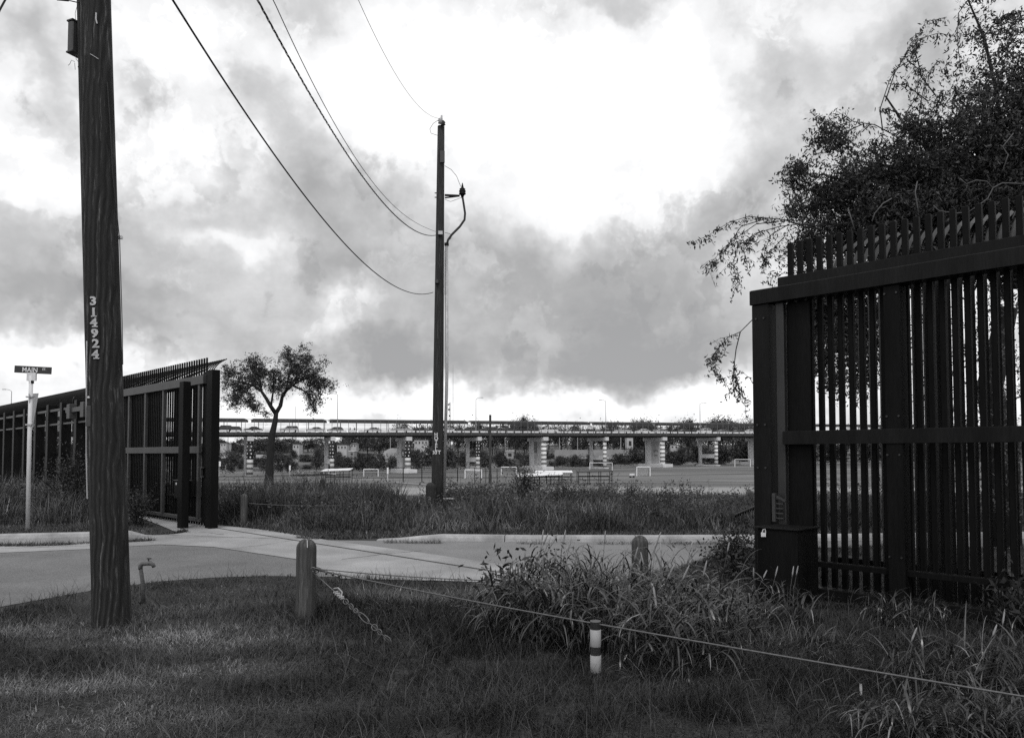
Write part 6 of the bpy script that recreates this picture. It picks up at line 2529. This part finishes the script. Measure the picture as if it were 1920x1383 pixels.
def leafy_plant(name, px, py, Y, w, h, n, leaf, label, seed, stems=14, mat='leaf', cat='shrub', base=None):
    r_ = np.random.default_rng(seed)
    c = at(px, py, Y); c.z = tzf(c.x, Y)
    t = thing(name, c, label, cat)
    m = MB()
    pts, sh = [], []
    for k in range(stems):
        a = r_.uniform(0, 6.283)
        d = abs(r_.normal(0, .5)) * w / 2
        hh = h * r_.uniform(.55, 1.1) * (1 - .35 * min(1, d / (w / 2)))
        top = c + Vector((math.cos(a) * d, math.sin(a) * d, hh))
        mid = c.lerp(top, .5) + Vector((0, 0, hh * .12))
        m.tube([c + Vector((math.cos(a) * d * .2, math.sin(a) * d * .2, -.05)), mid, top], [.012 * h, .009 * h, .003 * h], 4)
        q = n // stems
        f = r_.uniform(.15, 1, q)
        for ff in f:
            g_ = (c.lerp(mid, ff * 2) if ff < .5 else mid.lerp(top, ff * 2 - 1))
            s_ = .10 * w + .04
            pts.append((g_.x + r_.normal(0, s_), g_.y + r_.normal(0, s_), max(.02, g_.z + r_.normal(0, s_ * .8))))
            sh.append(r_.uniform(.6, 1.6))
    m.build('stems', 'bark', t)
    V, Q, T, S = leaves(np.array(pts), leaf, leaf * .38, np.array(sh), r_)
    npmesh('foliage', V, Q, mat, t, shade=S)
    return t


leafy_plant('shrub', 985, 935, 24, 1.5, 1.35, 2600, .07, 'twiggy dark shrub in the verge in front of the white shelters', 61, 26)
leafy_plant('shrub', 1055, 940, 23, 1.6, 1.0, 2000, .06, 'leafy weed shrub right of the twiggy one before the dark shelter', 62, 22)
leafy_plant('shrub', 1185, 945, 23.5, 1.1, .80, 1400, .06, 'small spiky shrub in the verge below the netted goal', 63, 24)
leafy_plant('shrub', 1255, 945, 23, 1.0, .60, 900, .06, 'low sparse shrub in the verge left of the near gate bollard', 64, 16)
leafy_plant('shrub', 880, 945, 23.5, 2.2, .62, 1800, .06, 'broad low weed patch right of the middle pole foot', 65, 24)
leafy_plant('shrub', 712, 945, 22, 1.4, .9, 1700, .06, 'leafy weed mound left of the bare ground by the middle pole', 66, 20)
leafy_plant('shrub', 575, 893, 62, 2.4, 1.0, 1200, .16, 'low dark bush beside the stair handrails', 67, 16)
leafy_plant('shrub', 605, 893, 64, 2.2, 1.1, 1000, .16, 'dark bush under the left white shelter', 68, 14)
leafy_plant('shrub', 140, 960, 20.5, 2.6, 1.75, 3600, .07, 'tall leafy weeds against the fence left of the thick pole', 69, 40)
leafy_plant('shrub', 258, 975, 18, 1.0, .95, 1800, .06, 'dark weed bush at the foot of the open gate beside the thick pole', 70, 22)
leafy_plant('shrub', 1375, 1085, 10.6, 1.15, .62, 1500, .075, 'low broad leaved bush left of the near gate post at the kerb', 71, 26)
leafy_plant('broadleaf_weed', 960, 1140, 7.6, .9, .66, 700, .085, 'broad leaved weed at the left side of the big grass clump', 72, 12, cat='weed')
leafy_plant('broadleaf_weed', 1050, 1130, 8.2, .7, .85, 420, .07, 'upright leafy weed rising out of the big grass clump', 73, 9, cat='weed')
leafy_plant('broadleaf_weed', 1905, 1130, 7.4, .5, .55, 380, .08, 'broad leaved weed against the near gate at the right edge', 74, 10, cat='weed')
leafy_plant('shrub', 450, 945, 20, 1.6, .85, 1600, .06, 'leafy weeds right of the open gate behind the timber bollard', 75, 20)
